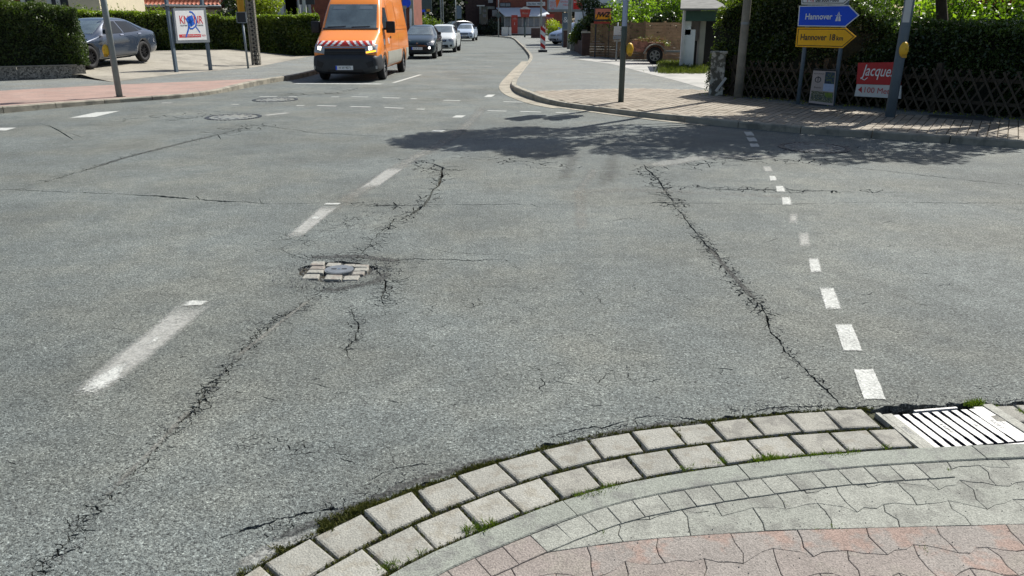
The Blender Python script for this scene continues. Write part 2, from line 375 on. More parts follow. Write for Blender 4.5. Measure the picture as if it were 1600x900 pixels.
def offset(pts, o):
    out = []
    for i, p in enumerate(pts):
        d = (pts[min(i + 1, len(pts) - 1)] - pts[max(i - 1, 0)]).normalized(); out.append(p + Vector((-d.y, d.x)) * o)
    return out

# foliage -----------------------------------------------------------
def leaf_mesh(name, pos, size, m, parent=None, kind=None, up=0.0, aspect=.55, tint=None, nrm=None):
    n = len(pos); pos = np.asarray(pos, dtype=np.float32)
    size = np.broadcast_to(np.asarray(size, dtype=np.float32), (n,)) * NPR.uniform(.65, 1.35, n)
    d = NPR.normal(size=(n, 3)); d[:, 2] += up
    if nrm is not None: d += nrm * 1.2
    d /= np.linalg.norm(d, axis=1)[:, None]
    r = NPR.normal(size=(n, 3)); s = np.cross(d, r); s /= np.linalg.norm(s, axis=1)[:, None]
    nn = np.cross(d, s)
    a = size[:, None] * .5
    v = np.stack([pos - d * a, pos + s * a * aspect + nn * a * .12, pos + d * a, pos - s * a * aspect + nn * a * .12], 1).reshape(-1, 3)
    me = bpy.data.meshes.new(name); me.vertices.add(4 * n); me.vertices.foreach_set('co', v.astype(np.float32).ravel())
    me.loops.add(4 * n); me.loops.foreach_set('vertex_index', np.arange(4 * n, dtype=np.int32))
    me.polygons.add(n); me.polygons.foreach_set('loop_start', np.arange(0, 4 * n, 4, dtype=np.int32))
    me.update(calc_edges=True)
    at = me.attributes.new('tint', 'FLOAT', 'FACE')
    tv = NPR.uniform(0, 1, n) ** 1.5 if tint is None else np.clip(tint + NPR.normal(size=n) * .18, 0, 1)
    at.data.foreach_set('value', tv.astype(np.float32)); me.materials.append(m)
    o = bpy.data.objects.new(name, me); link(o, parent)
    if kind: o['kind'] = kind
    return o
def wob(p, f, ph=0.):
    return (np.sin(p[:, 0] * f + 1.3 * ph + 1.7 * np.sin(p[:, 1] * f * .7 + ph)) + np.sin(p[:, 1] * f * 1.3 + ph * 2.1 + p[:, 2] * f)
            + np.sin(p[:, 2] * f * 1.1 + ph * .7 + 1.9 * np.sin(p[:, 0] * f * .6))) / 3
def hedge(label, a, b, thick, hts, z0, m, count, leaf, group=None, bulge=.12, name='hedge', cat='hedge', core=True, top_sun=.5, stems=True, aspect=.5, under=0.0):
    """a, b: front-edge ends (2d). hts: list of (u, height above z0). body lies behind the front edge"""
    a = Vector(a); b = Vector(b); d = (b - a); L = d.length; d.normalize(); nrm = Vector((-d.y, d.x))  # behind
    if nrm.y < 0 and abs(d.x) > abs(d.y): nrm = -nrm
    root = thing(name, label, cat, (a.x, a.y, z0), 0, group)
    us = np.array([h[0] for h in hts]); hs = np.array([h[1] for h in hts])
    n = count
    # choose a face: front, top, back, ends
    h_m = hs.mean(); areas = np.array([L * h_m * 1.25, L * thick, L * h_m * .45, thick * h_m, thick * h_m]); areas /= areas.sum()
    f = NPR.choice(5, size=n, p=areas); u = NPR.uniform(0, 1, n); v = NPR.uniform(0, 1, n); tt = NPR.uniform(0, 1, n)
    H = np.interp(u, us, hs)
    depth = np.abs(NPR.normal(size=n)) * .09
    U = u * L; V = v * H; T = np.zeros(n); N = np.zeros((n, 3))
    k = f == 0; T[k] = depth[k]; N[k] = (-nrm.x, -nrm.y, .2)
    k = f == 1; T[k] = tt[k] * thick; V[k] = H[k] - depth[k]; N[k] = (0, 0, 1)
    k = f == 2; T[k] = thick - depth[k]; N[k] = (nrm.x, nrm.y, .2)
    k = f == 3; T[k] = tt[k] * thick; U[k] = depth[k]; N[k] = (-d.x, -d.y, .2)
    k = f == 4; T[k] = tt[k] * thick; U[k] = L - depth[k]; N[k] = (d.x, d.y, .2)
    H = np.interp(np.clip(U / L, 0, 1), us, hs); V = np.minimum(V, H)
    # rounded upper front/back edge
    top = np.clip((V - (H - .25)) / .25, 0, 1); T = np.where(f == 0, T + top ** 2 * .16, T)
    p = np.stack([U * d.x + T * nrm.x, U * d.y + T * nrm.y, V], 1)
    w1 = wob(p, 2.3, 1.) * bulge + wob(p, 6.1, 2.) * bulge * .55 + wob(p, 15., 3.) * bulge * .3
    p = p + N * w1[:, None]
    p[:, 2] += under * NPR.uniform(0, 1, n) * (V < .25)
    tint = .25 + .35 * wob(p, 3.7, 5.) + top_sun * (np.clip((V - (H - .3)) / .3, 0, 1))  # leaves tinted paler towards the top: sunlight painted into the colour
    leaf_mesh('foliage', p, leaf, m, root, nrm=N * .5, tint=tint, aspect=aspect)
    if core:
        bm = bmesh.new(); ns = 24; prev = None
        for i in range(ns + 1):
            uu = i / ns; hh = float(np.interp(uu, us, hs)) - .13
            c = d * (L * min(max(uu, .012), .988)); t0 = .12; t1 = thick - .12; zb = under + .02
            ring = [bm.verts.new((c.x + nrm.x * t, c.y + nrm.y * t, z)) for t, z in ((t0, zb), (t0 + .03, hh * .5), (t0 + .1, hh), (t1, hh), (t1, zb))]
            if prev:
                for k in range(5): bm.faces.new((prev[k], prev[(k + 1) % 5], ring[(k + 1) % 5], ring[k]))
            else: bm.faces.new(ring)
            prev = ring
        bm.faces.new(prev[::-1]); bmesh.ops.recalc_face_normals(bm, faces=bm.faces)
        bobj('shade_core', bm, M['twig'], root)  # solid dark core added to stand for the shaded hedge inside
    sp_ = []
    for i in range(int(L * 9)):
        uu = RND.random(); t_ = RND.uniform(.1, thick * .8); hh = float(np.interp(uu, us, hs)); base = Vector((d.x * uu * L + nrm.x * t_, d.y * uu * L + nrm.y * t_, hh - .08))
        dr = Vector((RND.gauss(0, .35), RND.gauss(0, .35), 1)).normalized(); ln = RND.uniform(.12, .32) * (1 if leaf < .1 else 1.3)
        for q in range(9): sp_.append(tuple(base + dr * ln * q / 8 + Vector((RND.gauss(0, .02), RND.gauss(0, .02), 0))))
    leaf_mesh('shoots', np.array(sp_), leaf * .85, m, root, tint=np.full(len(sp_), .75), aspect=aspect)
    if stems:
        bm = bmesh.new()
        for i in range(int(L / .35)):
            c = d * (i * .35 + RND.uniform(0, .2)) + nrm * (thick * .5)
            tube_bm(bm, [(c.x, c.y, 0), (c.x + RND.uniform(-.05, .05), c.y, .35), (c.x + RND.uniform(-.1, .1), c.y, .8)], [.022, .016, .01], 5)
        bobj('stem', bm, M['bark'], root, kind='stuff')
    return root
def blob_leaves(cs, rs, count, flat=.8):
    cs = np.asarray(cs, dtype=float); rs = np.asarray(rs, dtype=float); wgt = rs ** 2; wgt /= wgt.sum()
    k = NPR.choice(len(cs), size=count, p=wgt); dv = NPR.normal(size=(count, 3)); dv /= np.linalg.norm(dv, axis=1)[:, None]
    rad = rs[k] * (1 - np.abs(NPR.normal(size=count)) * .28); dv2 = dv.copy(); dv2[:, 2] *= flat
    p = cs[k] + dv2 * rad[:, None]
    return p + dv * (wob(p, 5., 1.) * .12 * rs[k])[:, None], dv
def bush(label, c, r, h, m, count, leaf, name='shrub', cat='shrub', group=None, blobs=9, z0=0.0, aspect=.6):
    root = thing(name, label, cat, (c[0], c[1], z0), 0, group)
    cs = []; rs = []
    for i in range(blobs):
        a = RND.uniform(0, 6.28); q = RND.uniform(.0, .6) * r; zz = RND.uniform(.28, .78) * h
        cs.append((q * math.cos(a), q * math.sin(a), zz)); rs.append(RND.uniform(.38, .6) * min(r, h * .8))
    p, nv = blob_leaves(cs, rs, count); p[:, 2] = np.clip(p[:, 2], .03, None)
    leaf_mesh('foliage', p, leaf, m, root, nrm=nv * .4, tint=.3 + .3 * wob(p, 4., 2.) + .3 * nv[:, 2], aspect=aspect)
    bm = bmesh.new()
    for i in range(7):
        a = RND.uniform(0, 6.28); q = r * .5
        tube_bm(bm, [(0, 0, 0), (q * .4 * math.cos(a), q * .4 * math.sin(a), h * .35), (q * math.cos(a), q * math.sin(a), h * .75)], [.035, .025, .008], 5)
    bobj('branch', bm, M['bark'], root)
    return root
def tree(label, base, h, crown_c, crown_r, m, count, leaf, trunk_r=.16, clusters=45, group=None, name='tree', cr=.62, cat='tree', limbs=9, z0=0.08, lean=(0, 0), density_core=False):
    root = thing(name, label, cat, (base[0], base[1], z0), 0, group)
    cc = Vector(crown_c) - Vector((base[0], base[1], z0)); cr3 = Vector(crown_r)
    bm = bmesh.new(); fork = Vector((lean[0], lean[1], h * .38))
    tube_bm(bm, [(0, 0, -.05), (lean[0] * .3, lean[1] * .3, h * .15), fork, fork.lerp(cc, .6)], [trunk_r * 1.25, trunk_r, trunk_r * .8, trunk_r * .45], 9)
    bmesh.ops.recalc_face_normals(bm, faces=bm.faces)
    bobj('trunk', bm, M['bark'], root, smooth=True)
    cs = []; rs = []
    for i in range(clusters):
        while True:
            v = Vector((RND.uniform(-1, 1), RND.uniform(-1, 1), RND.uniform(-1, 1)))
            if .2 < v.length < 1: break
        v = v.normalized() * (v.length ** .5)
        c = cc + Vector((v.x * cr3.x, v.y * cr3.y, v.z * cr3.z)); cs.append(c); rs.append(cr * RND.uniform(.6, 1.25))
    bm = bmesh.new()
    for i in range(min(len(cs), limbs * 3)):
        s = fork.lerp(cc, RND.uniform(0, .6)); e = cs[i]; mid = s.lerp(e, .5) + Vector((RND.uniform(-.2, .2), RND.uniform(-.2, .2), RND.uniform(0, .3)))
        r0 = trunk_r * (.38 if i < limbs else .2); tube_bm(bm, [s, mid, e], [r0, r0 * .6, r0 * .2], 6)
    bobj('limb', bm, M['bark'], root, smooth=True, kind='stuff')
    p, nv = blob_leaves(cs, rs, count, .75)
    keep = p[:, 2] > .05; p = p[keep]; nv = nv[keep]
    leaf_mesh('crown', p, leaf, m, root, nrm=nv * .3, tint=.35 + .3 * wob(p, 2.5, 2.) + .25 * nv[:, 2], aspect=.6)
    return root
def tufts(pts, m, name, label=None, n=24, h=.03, spread=.025, parent=None, wdt=.002):
    """blades of grass standing at every point"""
    vs = []; fs = []; tv = []
    for (x, y, z, s) in pts:
        for k in range(int(n * s) + 1):
            a = RND.uniform(0, 6.28); q = abs(RND.gauss(0, spread)) * s; bx_, by_ = x + q * math.cos(a), y + q * math.sin(a)
            hh = h * s * RND.uniform(.35, 1.25); a2 = RND.uniform(0, 6.28); lx, ly = hh * RND.uniform(.2, 1) * math.cos(a2), hh * RND.uniform(.2, 1) * math.sin(a2)
            wv = wdt * RND.uniform(.7, 1.5); wx, wy = -math.sin(a2) * wv, math.cos(a2) * wv; i = len(vs)
            vs += [(bx_ - wx, by_ - wy, z), (bx_ + wx, by_ + wy, z), (bx_ + lx * .5 + wx * .7, by_ + ly * .5 + wy * .7, z + hh * .65), (bx_ + lx, by_ + ly, z + hh), (bx_ + lx * .5 - wx * .7, by_ + ly * .5 - wy * .7, z + hh * .65)]
            fs.append((i, i + 1, i + 2, i + 3, i + 4)); tv.append(RND.random() ** 1.4)
    me = bpy.data.meshes.new(name); me.from_pydata(vs, [], fs); me.materials.append(m)
    at = me.attributes.new('tint', 'FLOAT', 'FACE'); at.data.foreach_set('value', np.array(tv, dtype=np.float32))
    o = bpy.data.objects.new(name, me); link(o, parent); o['kind'] = 'stuff'
    return o
def fade_patch(name, pts, z, m, nr=5, parent=None, kind='structure', inner=.35, peak=1.0):
    """flat patch whose 'fade' attribute falls from the middle to the rim"""
    c = sum((Vector((p[0], p[1])) for p in pts), Vector((0, 0))) / len(pts)
    vs = [(c.x, c.y, z)]; fd = [peak]; fs = []; n = len(pts)
    for k in range(1, nr + 1):
        t = k / nr
        for p in pts: vs.append((c.x + (p[0] - c.x) * t, c.y + (p[1] - c.y) * t, z)); fd.append(peak * max(0., min(1., (1 - t) / (1 - inner))))
    for i in range(n): fs.append((0, 1 + i, 1 + (i + 1) % n))
    for k in range(nr - 1):
        for i in range(n):
            a = 1 + k * n; b = a + n; fs.append((a + i, b + i, b + (i + 1) % n, a + (i + 1) % n))
    if area2([(p[0], p[1]) for p in pts]) < 0: fs = [f[::-1] for f in fs]
    o = mobj(name, vs, fs, m, parent, kind=kind)
    at = o.data.attributes.new('fade', 'FLOAT', 'POINT'); at.data.foreach_set('value', np.array(fd, dtype=np.float32)); return o
def fade_band(name, pts, wd, z, m, parent=None, kind='structure', ends=True, peak=1.0):
    L = arc(pts); vs = []; fd = []; fs = []; n = max(4, int(L[-1] / .06)); cols = [-1, -.6, -.2, .2, .6, 1]
    for i in range(n + 1):
        p, d = at_len(pts, L, L[-1] * i / n); nn = Vector((-d.y, d.x)); e = min(1, min(i, n - i) / (n * .15)) if ends else 1
        ww = wd(i / n) if callable(wd) else wd
        for c in cols: vs.append((p.x + nn.x * c * ww, p.y + nn.y * c * ww, z)); fd.append((1 - abs(c)) / .8 * e * peak if abs(c) > .21 else e * peak)
    for i in range(n):
        for k in range(5): a = i * 6 + k; fs.append((a, a + 6, a + 7, a + 1))
    fs = [f[::-1] for f in fs]
    o = mobj(name, vs, fs, m, parent, kind=kind)
    at = o.data.attributes.new('fade', 'FLOAT', 'POINT'); at.data.foreach_set('value', np.array(fd, dtype=np.float32)); return o
#PART2
# ================================================================== GROUND AND ROAD
def W(pts, z=0.0): return [P(a, b, z).to_2d() for a, b in pts]
mobj('ground', [(-300, -60, -.05), (300, -60, -.05), (300, 420, -.05), (-300, 420, -.05)], [(0, 1, 2, 3)], M['soil'], kind='structure')

# kerb line of the near corner, left to right
CV = catmull([(-1.25, -1.2), (-1.15, 0), (-1.0, .8), (-.74, 1.42), (-.39, 1.86), (-.06, 2.11), (.37, 2.345), (.98, 2.51), (1.6, 2.60), (2.3, 2.64), (3.5, 2.62), (6, 2.45), (9, 2.1)], 10)
CL = arc(CV)
EDGE = offset(CV, .345)
rb = []
EL = arc(EDGE)
for i in range(int(EL[-1] / .022)):
    p, d = at_len(EDGE, EL, i * .022); s = i * .022
    j = .012 * math.sin(s * 23) + .010 * math.sin(s * 61 + 1) + RND.uniform(-.007, .007)
    g = P(545, 815).to_2d(); j += .045 * math.exp(-((p - g).length / .06) ** 2)
    rb.append(p + Vector((-d.y, d.x)) * (.012 + j))
outer = [Vector((70, rb[-1].y)), Vector((70, 130)), Vector((-70, 130)), Vector((-70, rb[0].y))]
polyroad = rb + outer

def jag(pts, amp, step_px=3.5):
    """fractal wander along a pixel polyline; returns world points"""
    out = []
    for (a, b) in zip(pts, pts[1:]):
        n = max(1, int(math.hypot(b[0] - a[0], b[1] - a[1]) / step_px))
        for k in range(n): t = k / n; out.append((a[0] + (b[0] - a[0]) * t, a[1] + (b[1] - a[1]) * t))
    out.append(pts[-1]); res = []; wx = wy = 0
    for i, q in enumerate(out):
        wx = wx * .7 + RND.uniform(-1, 1) * amp; wy = wy * .7 + RND.uniform(-1, 1) * amp * .6
        res.append(P(q[0] + wx, q[1] + wy).to_2d())
    return res
CRACKS = []
def crack(pts, wd, amp=1.6, branches=0, wmin=.25, blen=14, step=3.5):
    q = jag(pts, amp, step); n = len(q); wv = 1.0; prev = None
    for i, p in enumerate(q):
        d = (q[min(i + 1, n - 1)] - q[max(i - 1, 0)]).normalized(); nn = Vector((-d.y, d.x))
        wv = min(1.5, max(wmin, wv + RND.uniform(-.4, .4))); tw = wd * wv * min(1, .25 + 3 * min(i, n - 1 - i) / n) * .5
        cur = (p + nn * tw, p - nn * tw)
        if prev: CRACKS.append([prev[0], prev[1], cur[1], cur[0]])
        prev = cur
    for b in range(branches):
        i = RND.randrange(n); a = pts[0]; s = RND.random(); k = RND.randrange(len(pts) - 1)
        x = pts[k][0] + (pts[k + 1][0] - pts[k][0]) * s; y = pts[k][1] + (pts[k + 1][1] - pts[k][1]) * s
        an = RND.uniform(0, 6.28); L = RND.uniform(.4, 1) * blen
        crack([(x, y), (x + L * math.cos(an), y + L * .6 * math.sin(an))], wd * .5, amp * .8, 0)
main = [(1052, 318), (1075, 345), (1100, 378), (1120, 400), (1140, 425), (1165, 455), (1190, 480), (1205, 515), (1230, 550), (1262, 580), (1290, 610), (1320, 637)]
crack(main, .015, 1.8, 14)
crack([(1320, 637), (1345, 645)], .01)
crack([(205, 304), (260, 308), (340, 314), (400, 317), (420, 318)], .035, .8, 2)
crack([(-40, 294), (30, 297), (100, 300), (205, 304)], .010, .8, 1)
crack([(420, 318), (500, 318), (560, 319), (620, 321), (700, 320), (850, 319), (1000, 317)], .010, .7, 3)
crack([(1000, 317), (1060, 317), (1130, 318)], .03, .7, 3)
crack([(1130, 318), (1200, 319), (1340, 316), (1640, 318)], .010, .7, 2)
crack([(1640, 318), (1900, 322)], .010, .7, 0)
crack([(640, 247), (668, 255), (692, 262), (690, 272), (680, 292), (664, 318), (645, 332), (612, 345), (592, 365), (577, 385), (560, 402)], .024, 2.2, 14)
crack([(436, 388), (455, 398), (474, 404), (492, 410)], .013, 1.0, 2)
crack([(600, 408), (650, 404), (740, 407), (800, 405)], .010, 1.2, 6)
crack([(585, 410), (600, 440), (598, 470)], .010, 2.2, 8)
crack([(545, 482), (560, 505), (552, 530), (540, 545), (548, 565)], .008, 2.2, 6)
c6 = [(515, 446), (480, 475), (450, 490), (410, 515), (380, 545), (345, 590), (322, 608), (314, 632), (270, 670), (225, 720), (180, 770), (130, 810), (90, 860), (60, 900)]
crack(c6[:6], .010, 2.2, 12); crack(c6[5:9], .013, 2.4, 6); crack(c6[8:], .007, 3, 10, wmin=.0)
crack([(345, 842), (390, 826), (430, 812), (470, 803), (500, 798)], .012, 2, 5)
crack([(500, 798), (528, 796), (545, 803)], .022, 1.5, 2)
crack([(560, 765), (590, 745), (612, 733), (650, 728), (700, 722)], .006, 2, 5)
crack([(596, 688), (604, 700), (618, 728)], .006, 2, 3)
crack([(860, 684), (910, 668), (945, 668), (1010, 650), (1065, 652), (1120, 660), (1150, 662)], .009, 2, 8)
crack([(1110, 668), (1180, 642), (1240, 633), (1330, 637), (1400, 632)], .008, 2, 6)
crack([(1400, 632), (1480, 636), (1520, 628), (1580, 632), (1640, 630)], .017, 2, 4)
crack([(30, 296), (120, 270), (200, 245), (300, 220), (360, 205), (395, 196)], .022, 1.1, 10)
crack([(395, 196), (430, 199), (500, 208), (600, 213)], .016, .6, 2)
crack([(1000, 262), (1050, 258), (1150, 252), (1200, 248), (1260, 250), (1340, 262), (1450, 275), (1640, 293)], .024, .9, 9)
crack([(1060, 290), (1120, 296), (1200, 297), (1330, 300)], .018, 1.1, 9)
crack([(1008, 258), (1030, 285), (1040, 300), (1052, 318)], .022, 2, 9)
crack([(1115, 575), (1150, 577)], .006, 1); crack([(1192, 577), (1240, 573)], .007, 1)
crack([(820, 398), (700, 395), (640, 382)], .004, 1.5, 4, wmin=0); crack([(955, 345), (985, 340), (1000, 346)], .006, 1, 3)
crack([(570, 322), (600, 320), (622, 322), (605, 326)], .03, 1.5, 4); crack([(75, 195), (115, 218)], .016, .4); crack([(60, 192), (130, 215)], .010, .4)
for i_ in range(26):
    k = RND.randrange(len(c6) - 1); f = RND.random(); x = c6[k][0] + (c6[k + 1][0] - c6[k][0]) * f + RND.gauss(0, 9); y = c6[k][1] + (c6[k + 1][1] - c6[k][1]) * f + RND.gauss(0, 7)
    crack([(x, y), (x + RND.uniform(8, 26), y - RND.uniform(-3, 16))], .007, 2.2, 2)
for k in range(150):
    x = RND.uniform(-50, 1600); y = 330 + 400 * RND.random() ** .8
    a = RND.uniform(-.7, .7); L = RND.uniform(6, 26); crack([(x, y), (x + L, y + L * a * .5)], .0045, 1.8, 0, wmin=.0)
def cseg(a, b, wd, n=4, jit=.16):
    """jagged crack between two ground points"""
    d = b - a; L = d.length; nn = Vector((-d.y, d.x)) / max(L, 1e-6); prev = None; w0 = RND.uniform(.35, 1.2)
    for i in range(n + 1):
        t = i / n; o = 0 if i in (0, n) else RND.uniform(-jit, jit) * L; p = a + d * t + nn * o; ww = wd * w0 * RND.uniform(.4, 1.2) * .5
        cur = (p + nn * ww, p - nn * ww)
        if prev: CRACKS.append([prev[0], prev[1], cur[1], cur[0]])
        prev = cur
def alligator(px, half, cell, wd, dens=1.0):
    """a net of cracks round a pixel polyline"""
    pl = [P(x, y).to_2d() for x, y in px]; nodes = {}
    hf2 = half if isinstance(half, (tuple, list)) else (half, half)
    x0 = min(p.x for p in pl) - hf2[0]; x1 = max(p.x for p in pl) + hf2[0]; y0 = min(p.y for p in pl) - hf2[1]; y1 = max(p.y for p in pl) + hf2[1]
    def near(q):
        best = 9
        for a, b in zip(pl, pl[1:]):
            ab = b - a; t = max(0, min(1, (q - a).dot(ab) / max(1e-9, ab.length_squared))); dd = q - (a + ab * t); best = min(best, math.hypot(dd.x / hf2[0], dd.y / hf2[1]))
        return best
    def node(i, j):
        if (i, j) not in nodes: nodes[(i, j)] = Vector((x0 + (i + .5 * (j % 2)) * cell + RND.uniform(-.3, .3) * cell, y0 + j * cell * .87 + RND.uniform(-.3, .3) * cell))
        return nodes[(i, j)]
    for i in range(int((x1 - x0) / cell) + 1):
        for j in range(int((y1 - y0) / cell / .87) + 1):
            for (k, l) in ((i + 1, j), (i + (j % 2), j + 1), (i - 1 + (j % 2), j + 1)):
                if RND.random() > .72: continue
                a, b = node(i, j), node(k, l); m_ = near((a + b) / 2)
                if m_ < 1 and RND.random() < (1 - m_) ** .7 * dens: cseg(a, b, wd * 1.55 * (1.15 - .55 * m_))
alligator([(640, 250), (668, 256), (695, 266)], (.30, .35), .13, .016, .9)
alligator([(692, 268), (680, 292), (664, 318)], .16, .11, .011, .7); alligator([(645, 332), (592, 365), (560, 402)], .13, .07, .008, .75)
alligator([(1000, 262), (1025, 282), (1052, 318)], .22, .10, .012, .8); alligator([(1060, 292), (1190, 297), (1340, 299)], (.3, .16), .13, .012, .75)
alligator([(730, 244), (800, 252), (880, 262)], (.3, .3), .15, .014, .55); alligator([(470, 402), (530, 400), (620, 408)], (.2, .10), .05, .006, .85)
alligator([(600, 412), (612, 440), (600, 470)], .13, .05, .006, .85); alligator([(470, 450), (530, 452), (585, 440)], .10, .045, .006, .8)
alligator([(430, 380), (500, 360), (560, 340)], (.3, .3), .07, .005, .5)
alligator([(460, 148), (520, 146), (560, 138)], (.5, .7), .3, .022, .7); alligator([(350, 208), (400, 196)], (.5, .4), .2, .016, .75); alligator([(250, 183), (330, 180)], (.7, .9), .28, .018, .7)
alligator([(1225, 233), (1320, 231)], (.4, .45), .16, .014, .6); alligator([(1060, 258), (1180, 250), (1280, 252)], (.4, .3), .16, .013, .6)
alligator([(515, 446), (480, 475), (450, 490), (410, 515), (380, 545), (345, 590)], .075, .042, .006, .9)
alligator([(345, 590), (322, 608), (314, 632), (270, 670)], .07, .038, .006, .9); alligator([(270, 670), (225, 720), (180, 770), (130, 810), (90, 860), (60, 900)], .085, .034, .0042, .62)
alligator([(1090, 365), (1140, 425), (1195, 490)], .085, .05, .0085, 1); alligator([(1052, 318), (1100, 378)], .07, .05, .007, .6); alligator([(1190, 480), (1230, 550), (1290, 610)], .05, .035, .0045, .6)
alligator([(545, 482), (560, 505), (550, 545)], .07, .04, .005, .6); alligator([(400, 690), (470, 700)], (.18, .10), .035, .0035, .45); alligator([(880, 690), (1000, 662), (1120, 664)], .05, .025, .0035, .6)
alligator([(430, 830), (540, 790), (640, 750)], .06, .028, .0035, .6); alligator([(30, 296), (200, 245), (395, 197)], .10, .09, .009, .55); alligator([(550, 318), (620, 321)], (.12, .10), .07, .009, .9)
alligator([(900, 460), (700, 480)], (.6, .4), .09, .0035, .28); alligator([(1150, 640), (1330, 634)], .05, .03, .004, .5); alligator([(840, 600), (1000, 580)], (.5, .2), .06, .003, .25)
VC = P(525, 424).to_2d()
hole = [VC + Vector((math.cos(t) * (.262 + .03 * math.sin(3 * t) + RND.uniform(-.014, .014)), math.sin(t) * (.222 + .02 * math.sin(4 * t + 1) + RND.uniform(-.014, .014)))) for t in [6.283 * k / 44 for k in range(44)]]
inp = []; edges = []; holes = []
def addpoly(pl):
    i = len(inp); inp.extend(pl); n = len(pl); edges.extend((i + k, i + (k + 1) % n) for k in range(n)); holes.append(pl)
addpoly(polyroad); holes.pop()
addpoly(hole)
for c in CRACKS:
    for tr in (c[:3], [c[0], c[2], c[3]]):
        if abs(area2(tr)) > 4e-7: addpoly(tr)
vo, eo, fo, ov, oe, of = delaunay_2d_cdt(inp, edges, [], 0, 1e-5)
def inside(p, poly):
    c = False; j = len(poly) - 1
    for i in range(len(poly)):
        if (poly[i].y > p.y) != (poly[j].y > p.y) and p.x < (poly[j].x - poly[i].x) * (p.y - poly[i].y) / (poly[j].y - poly[i].y) + poly[i].x: c = not c
        j = i
    return c
CELL = .25; grid = {}
for h in holes:
    x0, x1 = min(v.x for v in h), max(v.x for v in h); y0, y1 = min(v.y for v in h), max(v.y for v in h)
    for gx in range(int(x0 // CELL), int(x1 // CELL) + 1):
        for gy in range(int(y0 // CELL), int(y1 // CELL) + 1): grid.setdefault((gx, gy), []).append(h)
kf = []
for f in fo:
    c = sum((vo[i] for i in f), Vector((0, 0))) / len(f)
    if c.y < 4 and -3 < c.x < 10 and not inside(c, polyroad): continue
    if any(inside(c, h) for h in grid.get((int(c.x // CELL), int(c.y // CELL)), ())): continue
    kf.append(f)
bm = bmesh.new(); bv = [bm.verts.new((v.x, v.y, 0)) for v in vo]
for f in kf:
    try: bm.faces.new([bv[i] for i in f])
    except ValueError: pass
bmesh.ops.recalc_face_normals(bm, faces=bm.faces)
if sum(f.normal.z for f in bm.faces) < 0: bmesh.ops.reverse_faces(bm, faces=bm.faces)
be = [e for e in bm.edges if len(e.link_faces) == 1]
r = bmesh.ops.extrude_edge_only(bm, edges=be)
for v in [g for g in r['geom'] if isinstance(g, bmesh.types.BMVert)]: v.co.z = -.045
bmesh.ops.delete(bm, geom=[v for v in bm.verts if not v.link_faces], context='VERTS')
road = bobj('road', bm, M['road'], kind='structure')

# grit lying along the broken edge, in the cracks and round the valve
def grit(name, pts, rad, z=.0, m=None):
    vs = []; fs = []
    for p, r_ in zip(pts, rad):
        i = len(vs); a = RND.uniform(0, 6.28)
        for k, (t, q) in enumerate(((0, 1), (1.3, .8), (2.6, 1.1), (3.9, .9), (5.1, 1.))):
            vs.append((p[0] + r_ * q * math.cos(t + a), p[1] + r_ * q * math.sin(t + a), z - .001))
        vs.append((p[0] + RND.uniform(-.3, .3) * r_, p[1] + RND.uniform(-.3, .3) * r_, z + r_ * RND.uniform(.6, 1.1)))
        for k in range(5): fs.append((i + k, i + (k + 1) % 5, i + 5))
    return mobj(name, vs, fs, m or M['grit'], kind='stuff')
gp = []; gr = []
for i in range(2600):
    s = RND.uniform(0, EL[-1] * .75); p, d = at_len(EDGE, EL, s); o = RND.gauss(.045, .05)
    gp.append(p + Vector((-d.y, d.x)) * o); gr.append(RND.uniform(.002, .0055))
for c in CRACKS[::2]:
    if RND.random() < .35:
        q = c[0] + Vector((RND.gauss(0, .022), RND.gauss(0, .022))); gp.append(q); gr.append(RND.uniform(.002, .005) * (1 + .06 * q.y))
for i in range(700):
    t = RND.uniform(0, 6.28); q = RND.uniform(.8, 1.5); gp.append(VC + Vector((math.cos(t) * .3 * q, math.sin(t) * .26 * q))); gr.append(RND.uniform(.003, .008))
grit('loose_grit', gp, gr)
gp = [VC + Vector((RND.uniform(-.3, .3), RND.uniform(-.26, .26))) for i in range(900)]
grit('hole_grit', gp, [RND.uniform(.004, .009) for _ in gp], -.016)
sheet('hole_fill', hole, -.018, M['soil'], None, kind='stuff')

def cvdist0(p):
    best = 9; sg = 0
    for i in range(0, len(CV) - 1):
        a, b = CV[i], CV[i + 1]; ab = b - a; t = max(0, min(1, (p - a).dot(ab) / ab.length_squared)); q = a + ab * t; d = (p - q).length
        if d < best: best = d; n = Vector((-ab.y, ab.x)); sg = 1 if (p - q).dot(n) > 0 else -1
    return best * sg
# worn areas -------------------------------------------------------
MARK = struct('road_wear')
def pband(name, px, wd, z, m, peak=1.0): fade_band(name, [p for p in W(px)], wd, z, m, MARK, kind='stuff', peak=peak)
pband('coarse_strip', [(470, 400), (505, 402), (560, 400), (620, 408), (640, 410)], .09, .0013, M['coarse'], 0.59)
pband('coarse_strip', [(480, 455), (530, 452), (590, 440), (610, 420)], .09, .0014, M['coarse'], 0.55)
pband('coarse_strip', [(120, 270), (200, 245), (300, 220), (360, 206)], .10, .0014, M['coarse'], 0.52)
pband('coarse_strip', [(1100, 378), (1140, 425), (1190, 480)], .045, .0013, M['coarse'], 0.55)
pband('tyre_mark', [(878, 285), (900, 240)], .12, .0016, M['tyre'], .42)
pband('tyre_mark', [(945, 295), (962, 235)], .16, .0016, M['tyre'], .42)
pband('smooth_strip', [(760, 160), (745, 180), (720, 205), (690, 225), (650, 245), (600, 275), (560, 300), (500, 345), (440, 375)], .20, .0018, M['smooth'], .58)
pband('smooth_strip', [(1000, 262), (1100, 245), (1190, 245), (1230, 250)], .28, .0018, M['smooth'], .8)
pband('smooth_strip', [(850, 300), (1000, 297), (1300, 310)], .22, .0017, M['smooth'], .45)
pband('smooth_strip', [(495, 460), (430, 510), (352, 572)], .028, .0018, M['smooth'], .6)
